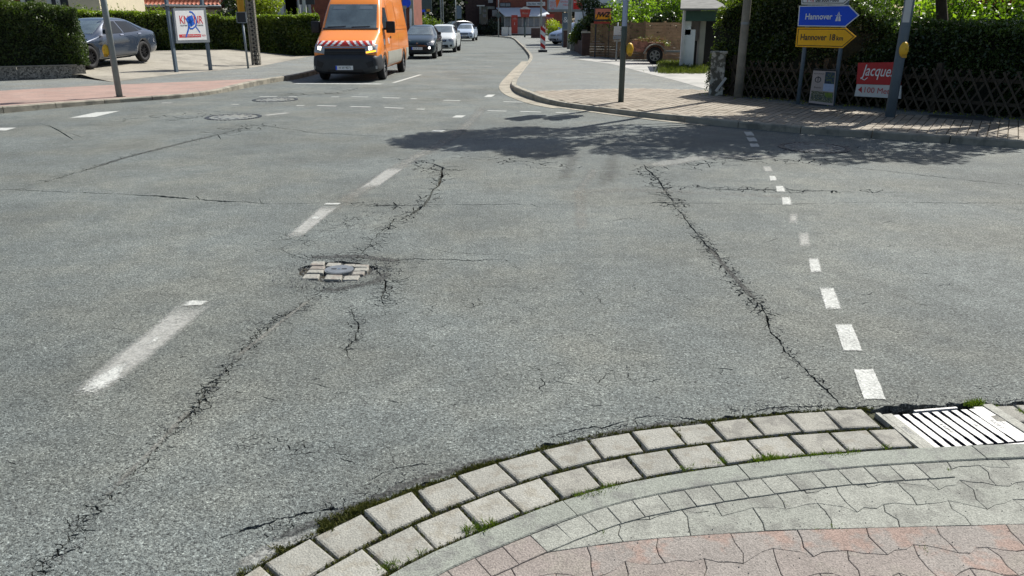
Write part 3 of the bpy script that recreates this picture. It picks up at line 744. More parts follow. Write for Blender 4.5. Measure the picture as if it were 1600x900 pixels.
pband('smooth_strip', [(150, 792), (250, 690), (308, 628)], .028, .0019, M['smooth'], .5)
pband('smooth_strip', [(910, 380), (905, 300), (935, 255)], .12, .0019, M['smooth'], .5)
pband('edge_wear', [(860, 700), (950, 678), (1040, 662), (1130, 663)], .035, .0016, M['coarse'], 0.62)
pband('edge_wear', [(360, 870), (450, 835), (560, 790), (640, 755), (760, 720), (840, 700)], .05, .0016, M['coarse'], 0.57)
fade_patch('patch', W([(350, 900), (345, 885), (420, 845), (500, 820), (520, 828), (455, 856), (400, 890)]), .002, M['smooth'], parent=MARK, kind='stuff')

ngp = []
for i in range(900):
    q = Vector((RND.uniform(-.9, 2.6), RND.uniform(1.2, 2.6)))
    if cvdist0(q) < -.02: ngp.append(q)
NEARGRIT = ngp
# painted markings
LINES = struct('road_markings')
def pm(px, m='paint', z=.004, inner=.72, peak=None):
    o = fade_patch('painted_dash', W(px), z, M[m], 6, LINES, None, inner, peak or .8)
    o['kind'] = 'structure'; return o
for q in ([(105, 185), (150, 175.5), (191, 173), (148, 183.5)], [(-30, 204), (-5, 200), (28, 199.5), (10, 204.5)],
          [(705, 184), (712, 180.5), (729, 180.5), (722, 184)], [(755, 152), (762, 148), (775, 147.8), (768, 152)], [(672, 206), (678, 203.5), (698, 203.5), (690, 206.5)]):
    pm(q, inner=.95, peak=1.0)
pm([(82, 634), (155, 570), (232, 512), (288, 464), (350, 466), (305, 507), (222, 578), (140, 636)], 'paint_faded', inner=.45, peak=.8)
pm([(84, 634), (130, 590), (200, 556), (228, 550), (205, 592), (140, 634)], 'paint', .0055, inner=.25, peak=.72)
pm([(215, 548), (240, 520), (268, 518), (245, 545)], 'paint', .0055, inner=.1, peak=.6)
pm([(270, 482), (289, 468), (341, 469), (322, 480)], 'paint', .0055, inner=.3)
pm([(435, 378), (505, 318), (538, 318), (467, 378)], 'paint_faded', inner=.5); pm([(500, 321), (505, 317.5), (539, 317.5), (533, 321)], 'paint', .0055, .5)
pm([(477, 345), (487, 336), (512, 337), (500, 346)], 'paint', .0055, .1)
pm([(555, 298), (605, 262), (637, 261), (590, 295)], 'paint_faded', inner=.6)
def dashr(x0, y0, w0, x1, y1, w1, m='paint', inner=.85): pm([(x0, y0), (x0 + w0 * .5, y0 + .6), (x0 + w0, y0), (x0 + w0 + (x1 - x0 - w0) * .5 + 1, (y0 + y1) / 2), (x1, y1), (x1 - w1 * .5, y1 - .6), (x1 - w1, y1), ((x0 + x1 - w1) / 2 - .5, (y0 + y1) / 2)], m, inner=inner, peak=.66 if y0 < 570 else .74)
dashr(1331, 575, 34, 1387, 628, 38); dashr(1302, 505, 29, 1350, 552, 33); dashr(1277, 447, 26, 1319, 488, 30, inner=.75); dashr(1259, 399, 22, 1289, 432, 26, inner=.5)
dashr(1245, 360, 20, 1270, 390, 24, 'paint_faded', .4); dashr(1232, 330, 18, 1248, 354, 20, 'paint_faded', .2); dashr(1219, 306, 17, 1240, 323, 20, inner=.6); dashr(1209, 289, 16, 1230, 302, 18, inner=.6)
dashr(1199, 273, 14, 1217, 285, 16, inner=.5); dashr(1190, 259, 14, 1209, 270, 15, 'paint_faded', .6)
dashr(1161, 205.5, 13, 1180, 213, 14); dashr(1165, 214.5, 14, 1185, 222, 15); dashr(1170, 224, 14, 1188, 230.5, 15)
def pline(a, b, wd=.12, z=.004, m='paint', inner=.9):
    a = P(*a).to_2d(); b = P(*b).to_2d(); d = (b - a).normalized(); n = Vector((-d.y, d.x)) * wd / 2
    o = fade_patch('painted_line', [a - n, b - n, b + n, a + n], z, M[m], 3, LINES, None, inner); o['kind'] = 'structure'
pline((447, 130.3), (611, 131.5), .32); pline((609, 131.3), (661, 115.7), .13, .006)
for a, b, c, d in ((402, 151, 436, 151), (450, 151.5, 465, 151.5), (516, 151.5, 531, 151.5), (546, 151.2, 578, 151.8), (594.5, 152.5, 628, 153.5), (641, 154, 652, 154.6), (690, 156.8, 722, 157.5), (783, 159, 820, 160),
                   (462, 165, 477, 165), (492, 165, 529, 166), (544, 166.5, 582, 167.5), (597.5, 168, 634, 169.5), (650, 170.5, 665, 171), (758, 173, 795, 174), (809, 174.2, 849, 175.5), (865, 176, 904, 177.5)):
    pline((a, b), (c, d), .11, .004, 'paint', .8)
for a, b, c, d in ((640, 91, 724, 90.5), (410, 181, 455, 176), (250, 161, 271, 161), (360, 163.5, 375, 163.5), (753, 103, 772, 104)): pline((a, b), (c, d), .18, .004, 'paint_faded', .7)

# valve lid with its setts in the hole
vt = thing('valve_cover', 'round blue-grey valve lid ringed by broken granite setts in the asphalt', 'valve cover', (VC.x, VC.y, 0))
def loc(px, py, z=0): q = P(px, py, z).to_2d() - VC; return q
bm = bmesh.new(); lc = loc(530, 422); n = 28
for (r_, z0, z1) in ((.098, -.03, .006), (.088, .006, .0085)):
    prism_bm(bm, [(lc.x + r_ * math.cos(6.283 * k / n), lc.y + r_ * math.sin(6.283 * k / n)) for k in range(n)], z0, z1)
bobj('lid', bm, M['valve'], vt)
for dx in (-.035, .035): box('slot', (lc.x + dx, lc.y, .0095), (.035, .012, .003), M['black'], vt)
box('slot', (lc.x, lc.y, .010), (.02, .014, .004), M['chrome'], vt)
for k, (a, b, c, d) in enumerate(((486, 409, 509, 415), (485, 416.5, 508, 421.5), (481, 422.5, 507, 427), (473, 429, 501, 436), (507, 430, 535, 437.5), (537, 431, 563, 438.5), (553, 414, 578, 418), (553, 419, 577, 424), (550, 425, 571, 430), (510, 411.5, 533, 417), (536, 413, 556, 417.5))):
    q = [loc(a + 2, b), loc(c, b), loc(c - 3, d), loc(a - 2, d)]
    q = [Vector((v.x + RND.uniform(-.005, .005), v.y + RND.uniform(-.004, .004))) for v in q]
    bm = bmesh.new(); stone_bm(bm, [tuple(v) for v in q], -.04, .006, .012, .008, (RND.uniform(-.03, .03), RND.uniform(-.03, .03))); bobj('sett', bm, M['valve_sett'], vt)

# manholes
def manhole(px, py, r_, label):
    c = P(px, py).to_2d(); t = thing('manhole_cover', label, 'manhole cover', (c.x, c.y, .0), 0)
    n = 40; ring = []
    bm = bmesh.new()
    for k in range(n):
        a0, a1 = 6.283 * k / n, 6.283 * (k + .62) / n
        prism_bm(bm, [(q * math.cos(a), q * math.sin(a)) for q, a in ((r_ * 1.0, a0), (r_ * 1.16, a0), (r_ * 1.16, a1), (r_, a1))], .001, .009)
    bobj('rim_tooth', bm, M['iron'], t, kind='stuff')
    bm = bmesh.new(); prism_bm(bm, [(r_ * .97 * math.cos(6.283 * k / n), r_ * .97 * math.sin(6.283 * k / n)) for k in range(n)], .001, .006); bobj('lid', bm, M['footway'], t)
    bm = bmesh.new()
    for k in range(12): prism_bm(bm, [(r_ * .7 * math.cos(a) + q * .03, r_ * .7 * math.sin(a) + w_ * .03) for a in [6.283 * k / 12] for q, w_ in ((-1, -1), (1, -1), (1, 1), (-1, 1))], .006, .010)
    bobj('stud', bm, M['iron'], t, kind='stuff')
manhole(365, 183, .42, 'round manhole cover in the carriageway nearest the leaning left pole')
manhole(430, 156, .42, 'round manhole cover in front of the stop line')
manhole(1272, 231, .40, 'round manhole cover in tree shade before the direction signs')

# ================================================================== NEAR CORNER: SETTS, KERB, PAVERS
gut = struct('sett_gutter'); SETC = []
def in_grate(x): return 1.605 < x < 2.13
def quad_on(s0, s1, o0, o1, j=.003):
    out = []
    for s, o in ((s0, o0), (s1, o0), (s1, o1), (s0, o1)):
        p, d = at_len(CV, CL, s); out.append(p + Vector((-d.y, d.x)) * (o + RND.uniform(-j, j)) + d * RND.uniform(-j, j))
    return out
def clip_x(q, x, left):
    """cut a quad at the grate's side"""
    return [Vector((min(v.x, x) if left else max(v.x, x), v.y)) for v in q]
for row, (o0, o1, sh) in enumerate(((.018, .166, .0), (.182, .332, .083))):
    s = sh + .6
    while s < CL[-1] - .2:
        L = RND.uniform(.152, .166); q = quad_on(s, s + L, o0, o1, .0035); xm = sum(v.x for v in q) / 4
        if in_grate(xm): s += L; continue
        if xm < 1.605 and max(v.x for v in q) > 1.60: q = clip_x(q, 1.60, True)
        SETC.append(sum(q, Vector((0, 0))) / 4)
        bm = bmesh.new(); z = .008 + RND.uniform(-.004, .004)
        stone_bm(bm, [tuple(v) for v in q], -.045, z, .013, .010, (RND.uniform(-.025, .025), RND.uniform(-.025, .025)))
        bobj('sett', bm, M[RND.choice(['sett', 'sett', 'sett2', 'sett3'] if xm < 1.2 else ['sett3', 'sett3', 'sett'])], gut); s += L + RND.uniform(.006, .012)
fr_ = offset(CV, .42)
for x0, x1 in ((-2, 1.60), (2.14, 9)):
    lo = [p for p in CV if x0 < p.x < x1]; hi = [p for p in fr_ if x0 < p.x < x1]
    if x0 < 0: lo.append(Vector((1.6, 2.6))); hi.append(Vector((1.6, 3.02)))
    sheet('joint_filling', lo + hi[::-1], -.016, M['fill'], gut, kind='stuff')
kb = struct('near_kerb')
s = .35
while s < CL[-1] - 1:
    L = .72 if s < 4 else .98; k = 7; q = []
    for i in range(k + 1): p, d = at_len(CV, CL, s + .002 + (L - .004) * i / k); q.append(p + Vector((-d.y, d.x)) * 0)
    for i in range(k, -1, -1): p, d = at_len(CV, CL, s + .002 + (L - .004) * i / k); q.append(p - Vector((-d.y, d.x)) * .098)
    bm = bmesh.new(); lo = [bm.verts.new((v.x, v.y, -.045)) for v in q]; zt = .013 + RND.uniform(-.0015, .0015)
    md = [bm.verts.new((v.x, v.y, zt - .004)) for v in q]
    n = len(q); cen = [(q[i] + q[n - 1 - i]) / 2 for i in range(n)]; hi = [bm.verts.new((v.x + (c.x - v.x) * .08, v.y + (c.y - v.y) * .08, zt)) for v, c in zip(q, cen)]
    for a, b in ((lo, md), (md, hi)):
        for i in range(n): bm.faces.new((a[i], a[(i + 1) % n], b[(i + 1) % n], b[i]))
    for i in range(k): bm.faces.new((hi[i], hi[i + 1], hi[n - 2 - i], hi[n - 1 - i]))
    bmesh.ops.recalc_face_normals(bm, faces=bm.faces); bobj('kerb_stone', bm, M['kerb'], kb); s += L
near = struct('near_footway')
s = .5
while s < CL[-1] - 1:
    L = RND.uniform(.098, .106); q = quad_on(s, s + L, -.103, -.200, .0015)
    if q[0].x > 1.55: break
    bm = bmesh.new(); stone_bm(bm, [tuple(v) for v in q], -.03, .0108 + RND.uniform(-.0004, .0004), .003, .002); bobj('paver', bm, M[('pink' if q[0].x < .03 else RND.choice(['slab', 'slab2']))], near); s += L + .003
def yb(x):
    xs = [-3, -.6, -.2, .1, .42, .85, 1.73, 3, 6, 9]; ys = [.9, 1.66, 1.87, 1.985, 2.05, 2.095, 2.13, 2.14, 2.05, 1.9]
    return float(np.interp(x, xs, ys))
UW, VH = .118, .118
def cvdist(p):
    best = 9; sg = 0
    for i in range(0, len(CV) - 1):
        a, b = CV[i], CV[i + 1]; ab = b - a; t = max(0, min(1, (p - a).dot(ab) / ab.length_squared)); q = a + ab * t; d = (p - q).length
        if d < best: best = d; n = Vector((-ab.y, ab.x)); sg = 1 if (p - q).dot(n) > 0 else -1
    return best * sg
verts = {}
def vtx(k, j):
    if (k, j) not in verts:
        x = -2.0 + k * UW; v = j * VH; f = 0 if j == 0 else 1
        zig = (.017 if (k + (j % 2)) % 2 else -.017) * f
        ww = .012 * math.sin(k * 1.7 + j * 2.3) * f
        verts[(k, j)] = Vector((x + RND.uniform(-.011, .011) , yb(x) + v + zig + ww + RND.uniform(-.006, .006) * f))
    return verts[(k, j)]
for j in range(-13, 6):
    for i in range(0, 26):
        k = 2 * i + (j % 2)
        q = [vtx(k, j), vtx(k + 1, j), vtx(k + 2, j), vtx(k + 2, j + 1), vtx(k + 1, j + 1), vtx(k, j + 1)]
        cen0 = sum(q, Vector((0, 0))) / 6
        if cvdist(cen0) > -.055: continue
        for a in range(6):
            for _ in range(3):
                dd = cvdist(q[a])
                if dd > -.045: q[a] = q[a] + Vector((.02, -1)) * (dd + .046)
        # wavy joints: push extra points into the long edges
        pl = []
        for a in range(6):
            p0, p1 = q[a], q[(a + 1) % 6]; key = tuple(sorted([(round(p0.x, 4), round(p0.y, 4)), (round(p1.x, 4), round(p1.y, 4))]))
            rr = random.Random(str(key)); sw = (p0.x, p0.y) > (p1.x, p1.y); s0, s1 = (p1, p0) if sw else (p0, p1); dd = s1 - s0; nn = Vector((-dd.y, dd.x))
            amp = 0 if (abs(p0.y - yb(p0.x)) < 1e-3 and abs(p1.y - yb(p1.x)) < 1e-3) else .11
            mids = [s0.lerp(s1, .33) + nn * rr.uniform(-amp, amp), s0.lerp(s1, .67) + nn * rr.uniform(-amp, amp)]
            pl.append(p0); pl += mids[::-1] if sw else mids
        c = sum(pl, Vector((0, 0))) / len(pl); g = .0012
        pl = [c + (v - c) * (1 - g / max(.02, (v - c).length)) for v in pl]
        bm = bmesh.new(); stone_bm(bm, [tuple(v) for v in pl], -.03, .0058 + RND.uniform(-.0008, .0008), .003, .002, (RND.uniform(-.006, .006), RND.uniform(-.008, .008)))
        bobj('paver', bm, M[RND.choice(['slab', 'slab2'] if j >= 0 and c.x > .12 else ['pink', 'pink', 'pink2', 'pink2'])], near)
# sand filling the joints just below the stones
sand = mat('joint sand', (.12, .108, .085), .95, .3, 30, bump=.6, bscale=120)
fp = offset(CV, -.02)
sheet('joint_sand', [p for p in fp] + [Vector((9, -1.3))], -.0005, sand, near, kind='stuff')

grit('footway_grit', NEARGRIT, [RND.uniform(.0012, .0028) for _ in NEARGRIT], .0075)
# grass and moss in the joints
gpts = []; mp = []
def along(px, n, s=1.0, sp=.008, z=0.0, lst=None):
    for k in range(n):
        t = RND.random() * (len(px) - 1); i = min(int(t), len(px) - 2); f = t - i
        q = P(px[i][0] + (px[i + 1][0] - px[i][0]) * f, px[i][1] + (px[i + 1][1] - px[i][1]) * f)
        (gpts if lst is None else lst).append((q.x + RND.gauss(0, sp), q.y + RND.gauss(0, sp), z - .004, s * RND.uniform(.5, 1.2)))
def curve_pts(o, n, x0, x1, s=1.0, lst=None, sp=.005, z=-.006):
    for k in range(n):
        for _ in range(50):
            ss = RND.uniform(0, CL[-1]); p, d = at_len(CV, CL, ss)
            if x0 < p.x < x1: break
        q = p + Vector((-d.y, d.x)) * (o + RND.gauss(0, sp)); (gpts if lst is None else lst).append((q.x, q.y, z, s * RND.uniform(.5, 1.2)))
for px, n, s in (([(590, 893), (655, 868)], 45, .8), ([(712, 838), (772, 822)], 60, 1.), ([(780, 820), (850, 795)], 14, .6), ([(900, 779), (962, 763)], 55, .9), ([(1060, 735), (1135, 722)], 40, .8), ([(1175, 724), (1225, 717)], 70, .95),
                 ([(1240, 717), (1345, 711)], 90, .85), ([(1510, 634), (1532, 630)], 60, .9), ([(1548, 636), (1600, 646)], 50, .8), ([(1375, 700), (1400, 705)], 14, .7), ([(1260, 700), (1290, 694)], 8, .4),
                 ([(930, 835), (950, 832)], 14, .5), ([(1040, 800), (1060, 797)], 5, .3), ([(1080, 840), (1130, 838)], 8, .35), ([(1260, 828), (1320, 826)], 26, .5), ([(1435, 700), (1445, 703)], 8, .4)):
    along(px, n, s)
for px, n, s in (([(1438, 848), (1446, 872)], 14, .5), ([(1470, 765), (1485, 772)], 12, .4), ([(1445, 727), (1490, 740)], 26, .5), ([(1230, 785), (1240, 812)], 12, .4), ([(1075, 722), (1095, 745)], 6, .3)): along(px, n, s)
def offstone(l, r_): return [p for p in l if min((Vector((p[0], p[1])) - c).length for c in SETC) > r_]
tufts(offstone(gpts, .07), M['grass'], 'joint_grass', n=9, h=.026, spread=.008, wdt=.0011)
for o, n in ((.174, 700), (.008, 900), (.345, 1000)): curve_pts(o, n, -.95, 1.62, .62, mp, .005, -.004)
for st in [o for o in gut.children]:
    vs4 = [v.co for v in st.data.vertices[:4]]
    for _ in range(9):
        a, b = vs4[1], vs4[2]; f = RND.random(); q = a.lerp(b, f); mp.append((q.x + .006 + RND.gauss(0, .003), q.y, -.006, RND.uniform(.3, .75)))
along([(500, 818), (520, 828), (545, 850)], 120, .8, .007, lst=mp); along([(435, 856), (465, 878)], 90, .7, .006, lst=mp); along([(545, 800), (600, 786), (660, 766)], 220, .8, .009, lst=mp)
along([(720, 738), (780, 722)], 100, .7, .007, lst=mp); along([(905, 695), (960, 685)], 50, .6, .006, lst=mp); along([(1050, 688), (1072, 676)], 60, .7, .008, lst=mp); along([(1110, 664), (1180, 660)], 60, .7, .007, lst=mp)
along([(500, 818), (545, 801), (600, 786)], 60, .8, .01, lst=mp)
s_ = .6
tufts(offstone(mp, .074), M['moss'], 'joint_moss', n=14, h=.019, spread=.010, wdt=.0019)

# drain grate -------------------------------------------------------
gt = thing('drain_grate', 'cast iron street drain grate with pale worn bars set into the gutter', 'drain grate', (0, 0, 0))
G0, G1, G2, G3 = P(1400, 650), P(1440, 703), P(1598, 690), P(1540, 638)  # tl, bl, br, tr
ex = ((G2 - G1) + (G3 - G0)).normalized(); ex = Vector((ex.x, ex.y, 0)).normalized(); ey = Vector((-ex.y, ex.x, 0))
oc = (G0 + G1 + G2 + G3) / 4; WX = .485; WY = .30
gt.location = (oc.x, oc.y, 0); gt.rotation_euler = (0, 0, math.atan2(ex.y, ex.x))
sk = -.035  # bars run a little aslant
def gl(u, v): return (u * WX / 2 + 0, v * WY / 2)
bm = bmesh.new(); bx(bm, (0, 0, -.040), (WX + .1, WY + .04, .004)); bobj('pit_shade_sheet', bm, M['black'], gt)  # black sheet stands in for the shaded depth under the bars
nb = 9; pitch = WX * .86 / nb
for k in range(nb):
    cx = -WX * .43 + pitch * (k + .5); wd_ = pitch * (.60 if k < nb - 1 else .9); hl = WY * .455
    q = [(cx - wd_ / 2, -hl), (cx + wd_ / 2, -hl), (cx + wd_ / 2, -hl * .7), (cx + wd_ / 2 + .0035, -hl * .55), (cx + wd_ / 2 + .0035, hl * .55), (cx + wd_ / 2, hl * .7), (cx + wd_ / 2, hl), (cx - wd_ / 2, hl), (cx - wd_ / 2, hl * .6), (cx - wd_ / 2 - .003, hl * .45), (cx - wd_ / 2 - .003, -hl * .45), (cx - wd_ / 2, -hl * .6)]
    bm = bmesh.new(); stone_bm(bm, q, -.036, .004, .0015, .0015); o = bobj('bar', bm, M['bar'], gt); o.data.materials.append(M['grate_side'])
    for f in o.data.polygons: f.material_index = 1 if abs(f.normal.z) < .3 else 0
    if k in (3, 6, 8): text({3: 'BUDERUS', 6: 'DIN', 8: 'KLASSE C'}[k], .017, M['iron'], o, (cx, 0, .0045), (0, 0, R(-90)), depth=.001)
for v in (-1, 1):
    L0 = WX * (.42 if v > 0 else .9); box('frame_edge', ((.02 if v > 0 else 0), v * (WY / 2 + .006), -.012), (L0, .012, .034), M['bar'], gt)
bm = bmesh.new()
for k in range(nb - 1):
    cx = -WX * .43 + pitch * (k + 1); bx(bm, (cx, 0, -.024), (pitch * .5, .012, .010))
bobj('cross_rib', bm, M['grate_side'], gt, kind='stuff')
for sg, nm in ((-1, 'frame_side'), (1, 'frame_side')):
    bm = bmesh.new(); x0 = sg * (WX / 2 - .025)
    stone_bm(bm, [(x0 - .022, -WY / 2 - .005), (x0 + .022, -WY / 2 - .005), (x0 + .022, WY / 2), (x0 - .022, WY / 2)], -.04, .005, .003, .003); f = bobj(nm, bm, M['surround' if sg < 0 else 'bar'], gt)
    text('|||||||||||' if sg < 0 else 'PASSAVANT', .02 if sg < 0 else .014, M['iron'], f, (x0, 0.01, .0052), (0, 0, R(-90)), depth=.0008)
    x1 = sg * (WX / 2 + .012); bm = bmesh.new()
    stone_bm(bm, [(x1 - .010 - (0 if sg < 0 else .0), -WY / 2 - .01), (x1 + (.010 if sg < 0 else .04), -WY / 2 - .01), (x1 + (.010 if sg < 0 else .04), WY / 2 + .012), (x1 - .010, WY / 2 + .012)], -.04, .008, .004, .004); bobj('concrete_edge', bm, M['surround'], gt)
bm = bmesh.new(); bx(bm, (0, -WY / 2 - .02, -.02), (WX + .08, .016, .05)); bobj('mortar', bm, M['surround'], gt)

# ================================================================== FAR PAVEMENTS
KR = catmull([(30, -4), (14, 5.7), (9.5, 8.5), (6.89, 10.18), (5.4, 11.05), (4.2, 11.8), (3.2, 12.7), (2.31, 13.7), (1.55, 14.7), (.79, 15.85), (.3, 17.5), (.04, 19.2), (0, 21.7), (.34, 27.7), (.8, 36), (.78, 46), (.5, 62), (0, 82), (-1.2, 90), (-3.5, 97), (-8, 104), (-18, 110), (-45, 114)], 8)
KL = catmull([(-30, -6), (-18, 4.5), (-12.5, 10.2), (-9.7, 14.0), (-8.9, 15.4), (-8.3, 16.3), (-7.65, 17.0), (-7.2, 17.8), (-6.95, 18.9), (-6.78, 21.5), (-6.5, 23), (-6.4, 25), (-6.5, 30), (-6.6, 45), (-7.5, 60), (-9.5, 74), (-14, 86), (-24, 94), (-55, 98)], 8)
def slab(name, line, outer, z, m):
    bm = bmesh.new(); pl = [tuple(p) for p in line] + outer; prism_bm(bm, pl, -.03, z); bmesh.ops.recalc_face_normals(bm, faces=bm.faces); return bobj(name, bm, m, kind='structure')
SZ = .08
slab('right_footway', offset(KR, -.14), [(-55, 130), (90, 130), (90, -6)], SZ, M['footway'])
slab('left_footway', offset(KL, .14), [(-90, 98), (-90, -8)], SZ, M['footway'])
def kerbs(name, line, side, hf, L=1.0, smax=None, m='kerb_far'):
    root = struct(name); LL = arc(line); s = 0; cnt = 0
    while s < (smax or LL[-1]) - L:
        q = []
        n_ = Vector
        for i in range(4): p, d = at_len(line, LL, s + .006 + (L - .012) * i / 3); q.append(p)
        for i in range(3, -1, -1): p, d = at_len(line, LL, s + .006 + (L - .012) * i / 3); q.append(p + Vector((-d.y, d.x)) * side * .14)
        h = hf(q[0]); h2 = hf(q[3])
        bm = bmesh.new(); n = 8; lo = [bm.verts.new((v.x, v.y, -.03)) for v in q]; hh = [h, h + (h2 - h) / 3, h + (h2 - h) * 2 / 3, h2, h2, h + (h2 - h) * 2 / 3, h + (h2 - h) / 3, h]
        md = [bm.verts.new((v.x, v.y, k - .02)) for v, k in zip(q, hh)]; cen = [(q[i] + q[7 - i]) / 2 for i in range(n)]
        hi = [bm.verts.new((v.x + (c.x - v.x) * .22, v.y + (c.y - v.y) * .22, k)) for v, c, k in zip(q, cen, hh)]
        for a, b in ((lo, md), (md, hi)):
            for i in range(n): bm.faces.new((a[i], a[(i + 1) % n], b[(i + 1) % n], b[i]))
        for i in range(3): bm.faces.new((hi[i], hi[i + 1], hi[6 - i], hi[7 - i]))
        bmesh.ops.recalc_face_normals(bm, faces=bm.faces); bobj('kerb_stone', bm, M[m], root); s += L
    return root
def hr(p):
    return float(np.interp(p.y, [13, 14, 15.6, 17.2, 18.6, 20, 30, 34], [.105, .089, .089, .14, .14, .089, .089, .12]))
def hl_(p):
    return float(np.interp(p.y, [14.6, 16, 18.3, 20], [.125, .088, .088, .135]))
kerbs('right_kerb', KR, -1, hr); kerbs('left_kerb', KL, 1, hl_)
# gutter slabs round the far corner
gr_ = struct('concrete_gutter'); LLr = arc(KR); s = 0
while s < LLr[-1] - 1:
    p, d = at_len(KR, LLr, s)
    if 12.6 < p.y < 34:
        wd = .32 if p.y > 15 else .18; q = []
        for i in range(3): pp, dd = at_len(KR, LLr, s + .006 + .488 * i / 2); q.append(pp + Vector((-dd.y, dd.x)) * .004)
        for i in range(2, -1, -1): pp, dd = at_len(KR, LLr, s + .006 + .488 * i / 2); q.append(pp + Vector((-dd.y, dd.x)) * wd)
        bm = bmesh.new(); prism_bm(bm, [tuple(v) for v in q], -.02, .007); bmesh.ops.recalc_face_normals(bm, faces=bm.faces); bobj('gutter_slab', bm, M['gutter'], gr_)
    s += .5
Z2 = SZ + .004
pink_front = offset(KL, .145)
pf = [p for p in pink_front if 3 < p.y < 24.5]
pb = [P(*q, SZ).to_2d() for q in ((440, 120.5), (400, 123.5), (300, 127.5), (150, 134), (0, 142), (-200, 152), (-500, 180))]
sheet('cycle_path', pf + [p for p in pb] + [Vector((-18.5, 6))], Z2, M['pinkpath'], kind='structure')
def zf(x, y):
    t = max(0, min(1, (-10.8 - x) / 1.8)); return Z2 + .34 * (1 - math.exp(-max(0, y - 20.8) / 4.5)) * t
fpoly = [P(*q, SZ).to_2d() for q in ((128, 122), (175, 128), (275, 116), (345, 110), (400, 105), (440, 97), (495, 86), (520, 80), (300, 70), (-700, 70), (-400, 122))]
def bisect_grid(poly, step):
    bm = bmesh.new(); bm.faces.new([bm.verts.new((p[0], p[1], 0)) for p in poly])
    for ax in (0, 1):
        lo = min(p[ax] for p in poly); hi = max(p[ax] for p in poly); k = math.ceil(lo / step)
        while k * step < hi - 1e-4:
            bmesh.ops.bisect_plane(bm, geom=bm.verts[:] + bm.edges[:] + bm.faces[:], plane_co=(k * step, 0, 0) if ax == 0 else (0, k * step, 0), plane_no=(1, 0, 0) if ax == 0 else (0, 1, 0), dist=1e-5); k += 1
    return bm
bm = bisect_grid(fpoly, 1.3)
for v in bm.verts: v.co.z = zf(v.co.x, v.co.y)
bmesh.ops.recalc_face_normals(bm, faces=bm.faces)
if sum(f.normal.z for f in bm.faces) < 0: bmesh.ops.reverse_faces(bm, faces=bm.faces)
bobj('forecourt', bm, M['beige'], kind='structure')
sheet('concrete_drive', [P(*q, SZ).to_2d() for q in ((898, 92), (960, 101), (1000, 112), (1060, 127), (1105, 140), (1140, 146), (1180, 120), (1130, 100), (1020, 97), (960, 93), (920, 87))], Z2, M['conc_drive'], kind='structure')
# paving bricks
bp = struct('brick_footway')
bound = [p for p in offset(KR, -.145) if 5 < p.y < 18.6 and p.x < 16]
top = [P(*q, SZ).to_2d() for q in ((822, 147), (840, 143), (900, 140.5), (1000, 139), (1100, 141), (1130, 150), (1240, 164), (1400, 179), (1600, 189), (2000, 215))]
region = bound + top
sheet('bedding_sand', region, SZ + .002, mat('bedding sand', (.07, .055, .035), .95, .2, 20), bp, kind='stuff')
e1 = (Vector((4.6, 11.6)) - Vector((9.5, 8.5))).normalized(); e2 = Vector((e1.y, -e1.x)); e2 = -e2 if e2.y < 0 else e2
org = Vector((9.5, 8.5)); bl = []
BW, BL_ = .125, .245
for i in range(-60, 120):
    for j in range(-2, 40):
        c = org + e1 * (i * BW) + e2 * ((j + (.5 if i % 2 else 0)) * BL_)
        if inside(c, region) and c.x < 13: bl.append(c)
bl.sort(key=lambda c: (c - Vector((0, 0))).length)
proto = []
for mm in ('brick_pave', 'brick_pave2', 'brick_pave'):
    bm = bmesh.new(); stone_bm(bm, [(-BW / 2 + .006, -BL_ / 2 + .006), (BW / 2 - .006, -BL_ / 2 + .006), (BW / 2 - .006, BL_ / 2 - .006), (-BW / 2 + .006, BL_ / 2 - .006)], -.01, .012, .006, .005); o = bobj('brick', bm, M[mm], bp); proto.append(o)
ang = math.atan2(e1.y, e1.x); first = [True] * 3
vis = [c for c in bl if abs(c.x) < c.y * .72 + .5]; part = set(id(c) for c in vis[:300]); rest = bmesh.new()
for c in bl:
    k = RND.choice((0, 0, 1, 2)); z = SZ + .002 + RND.uniform(-.002, .002)
    if id(c) in part:
        if first[k]: o = proto[k]; first[k] = False
        else: o = proto[k].copy(); COL.objects.link(o); o.parent = bp
        o.location = (c.x, c.y, z); o.rotation_euler = (RND.uniform(-.01, .01), RND.uniform(-.01, .01), ang)
    else:
        u = e1 * (BW / 2 - .007); v = e2 * (BL_ / 2 - .007); z += .012
        top_ = [rest.verts.new((q.x, q.y, z)) for q in (c - u - v, c + u - v, c + u + v, c - u + v)]; f = rest.faces.new(top_)
        if f.normal.z < 0 or area2([(w_.co.x, w_.co.y) for w_ in top_]) < 0: f.normal_flip()
        f.material_index = 1 if k == 1 else 0
o = bobj('brick_field', rest, M['brick_pave'], bp, kind='stuff'); o.data.materials.append(M['brick_pave2'])
box('cover_plate', (P(1485, 182, SZ).x, P(1485, 182, SZ).y - .3, SZ + .012), (.95, .55, .012), M['iron'], bp, rot=ang)
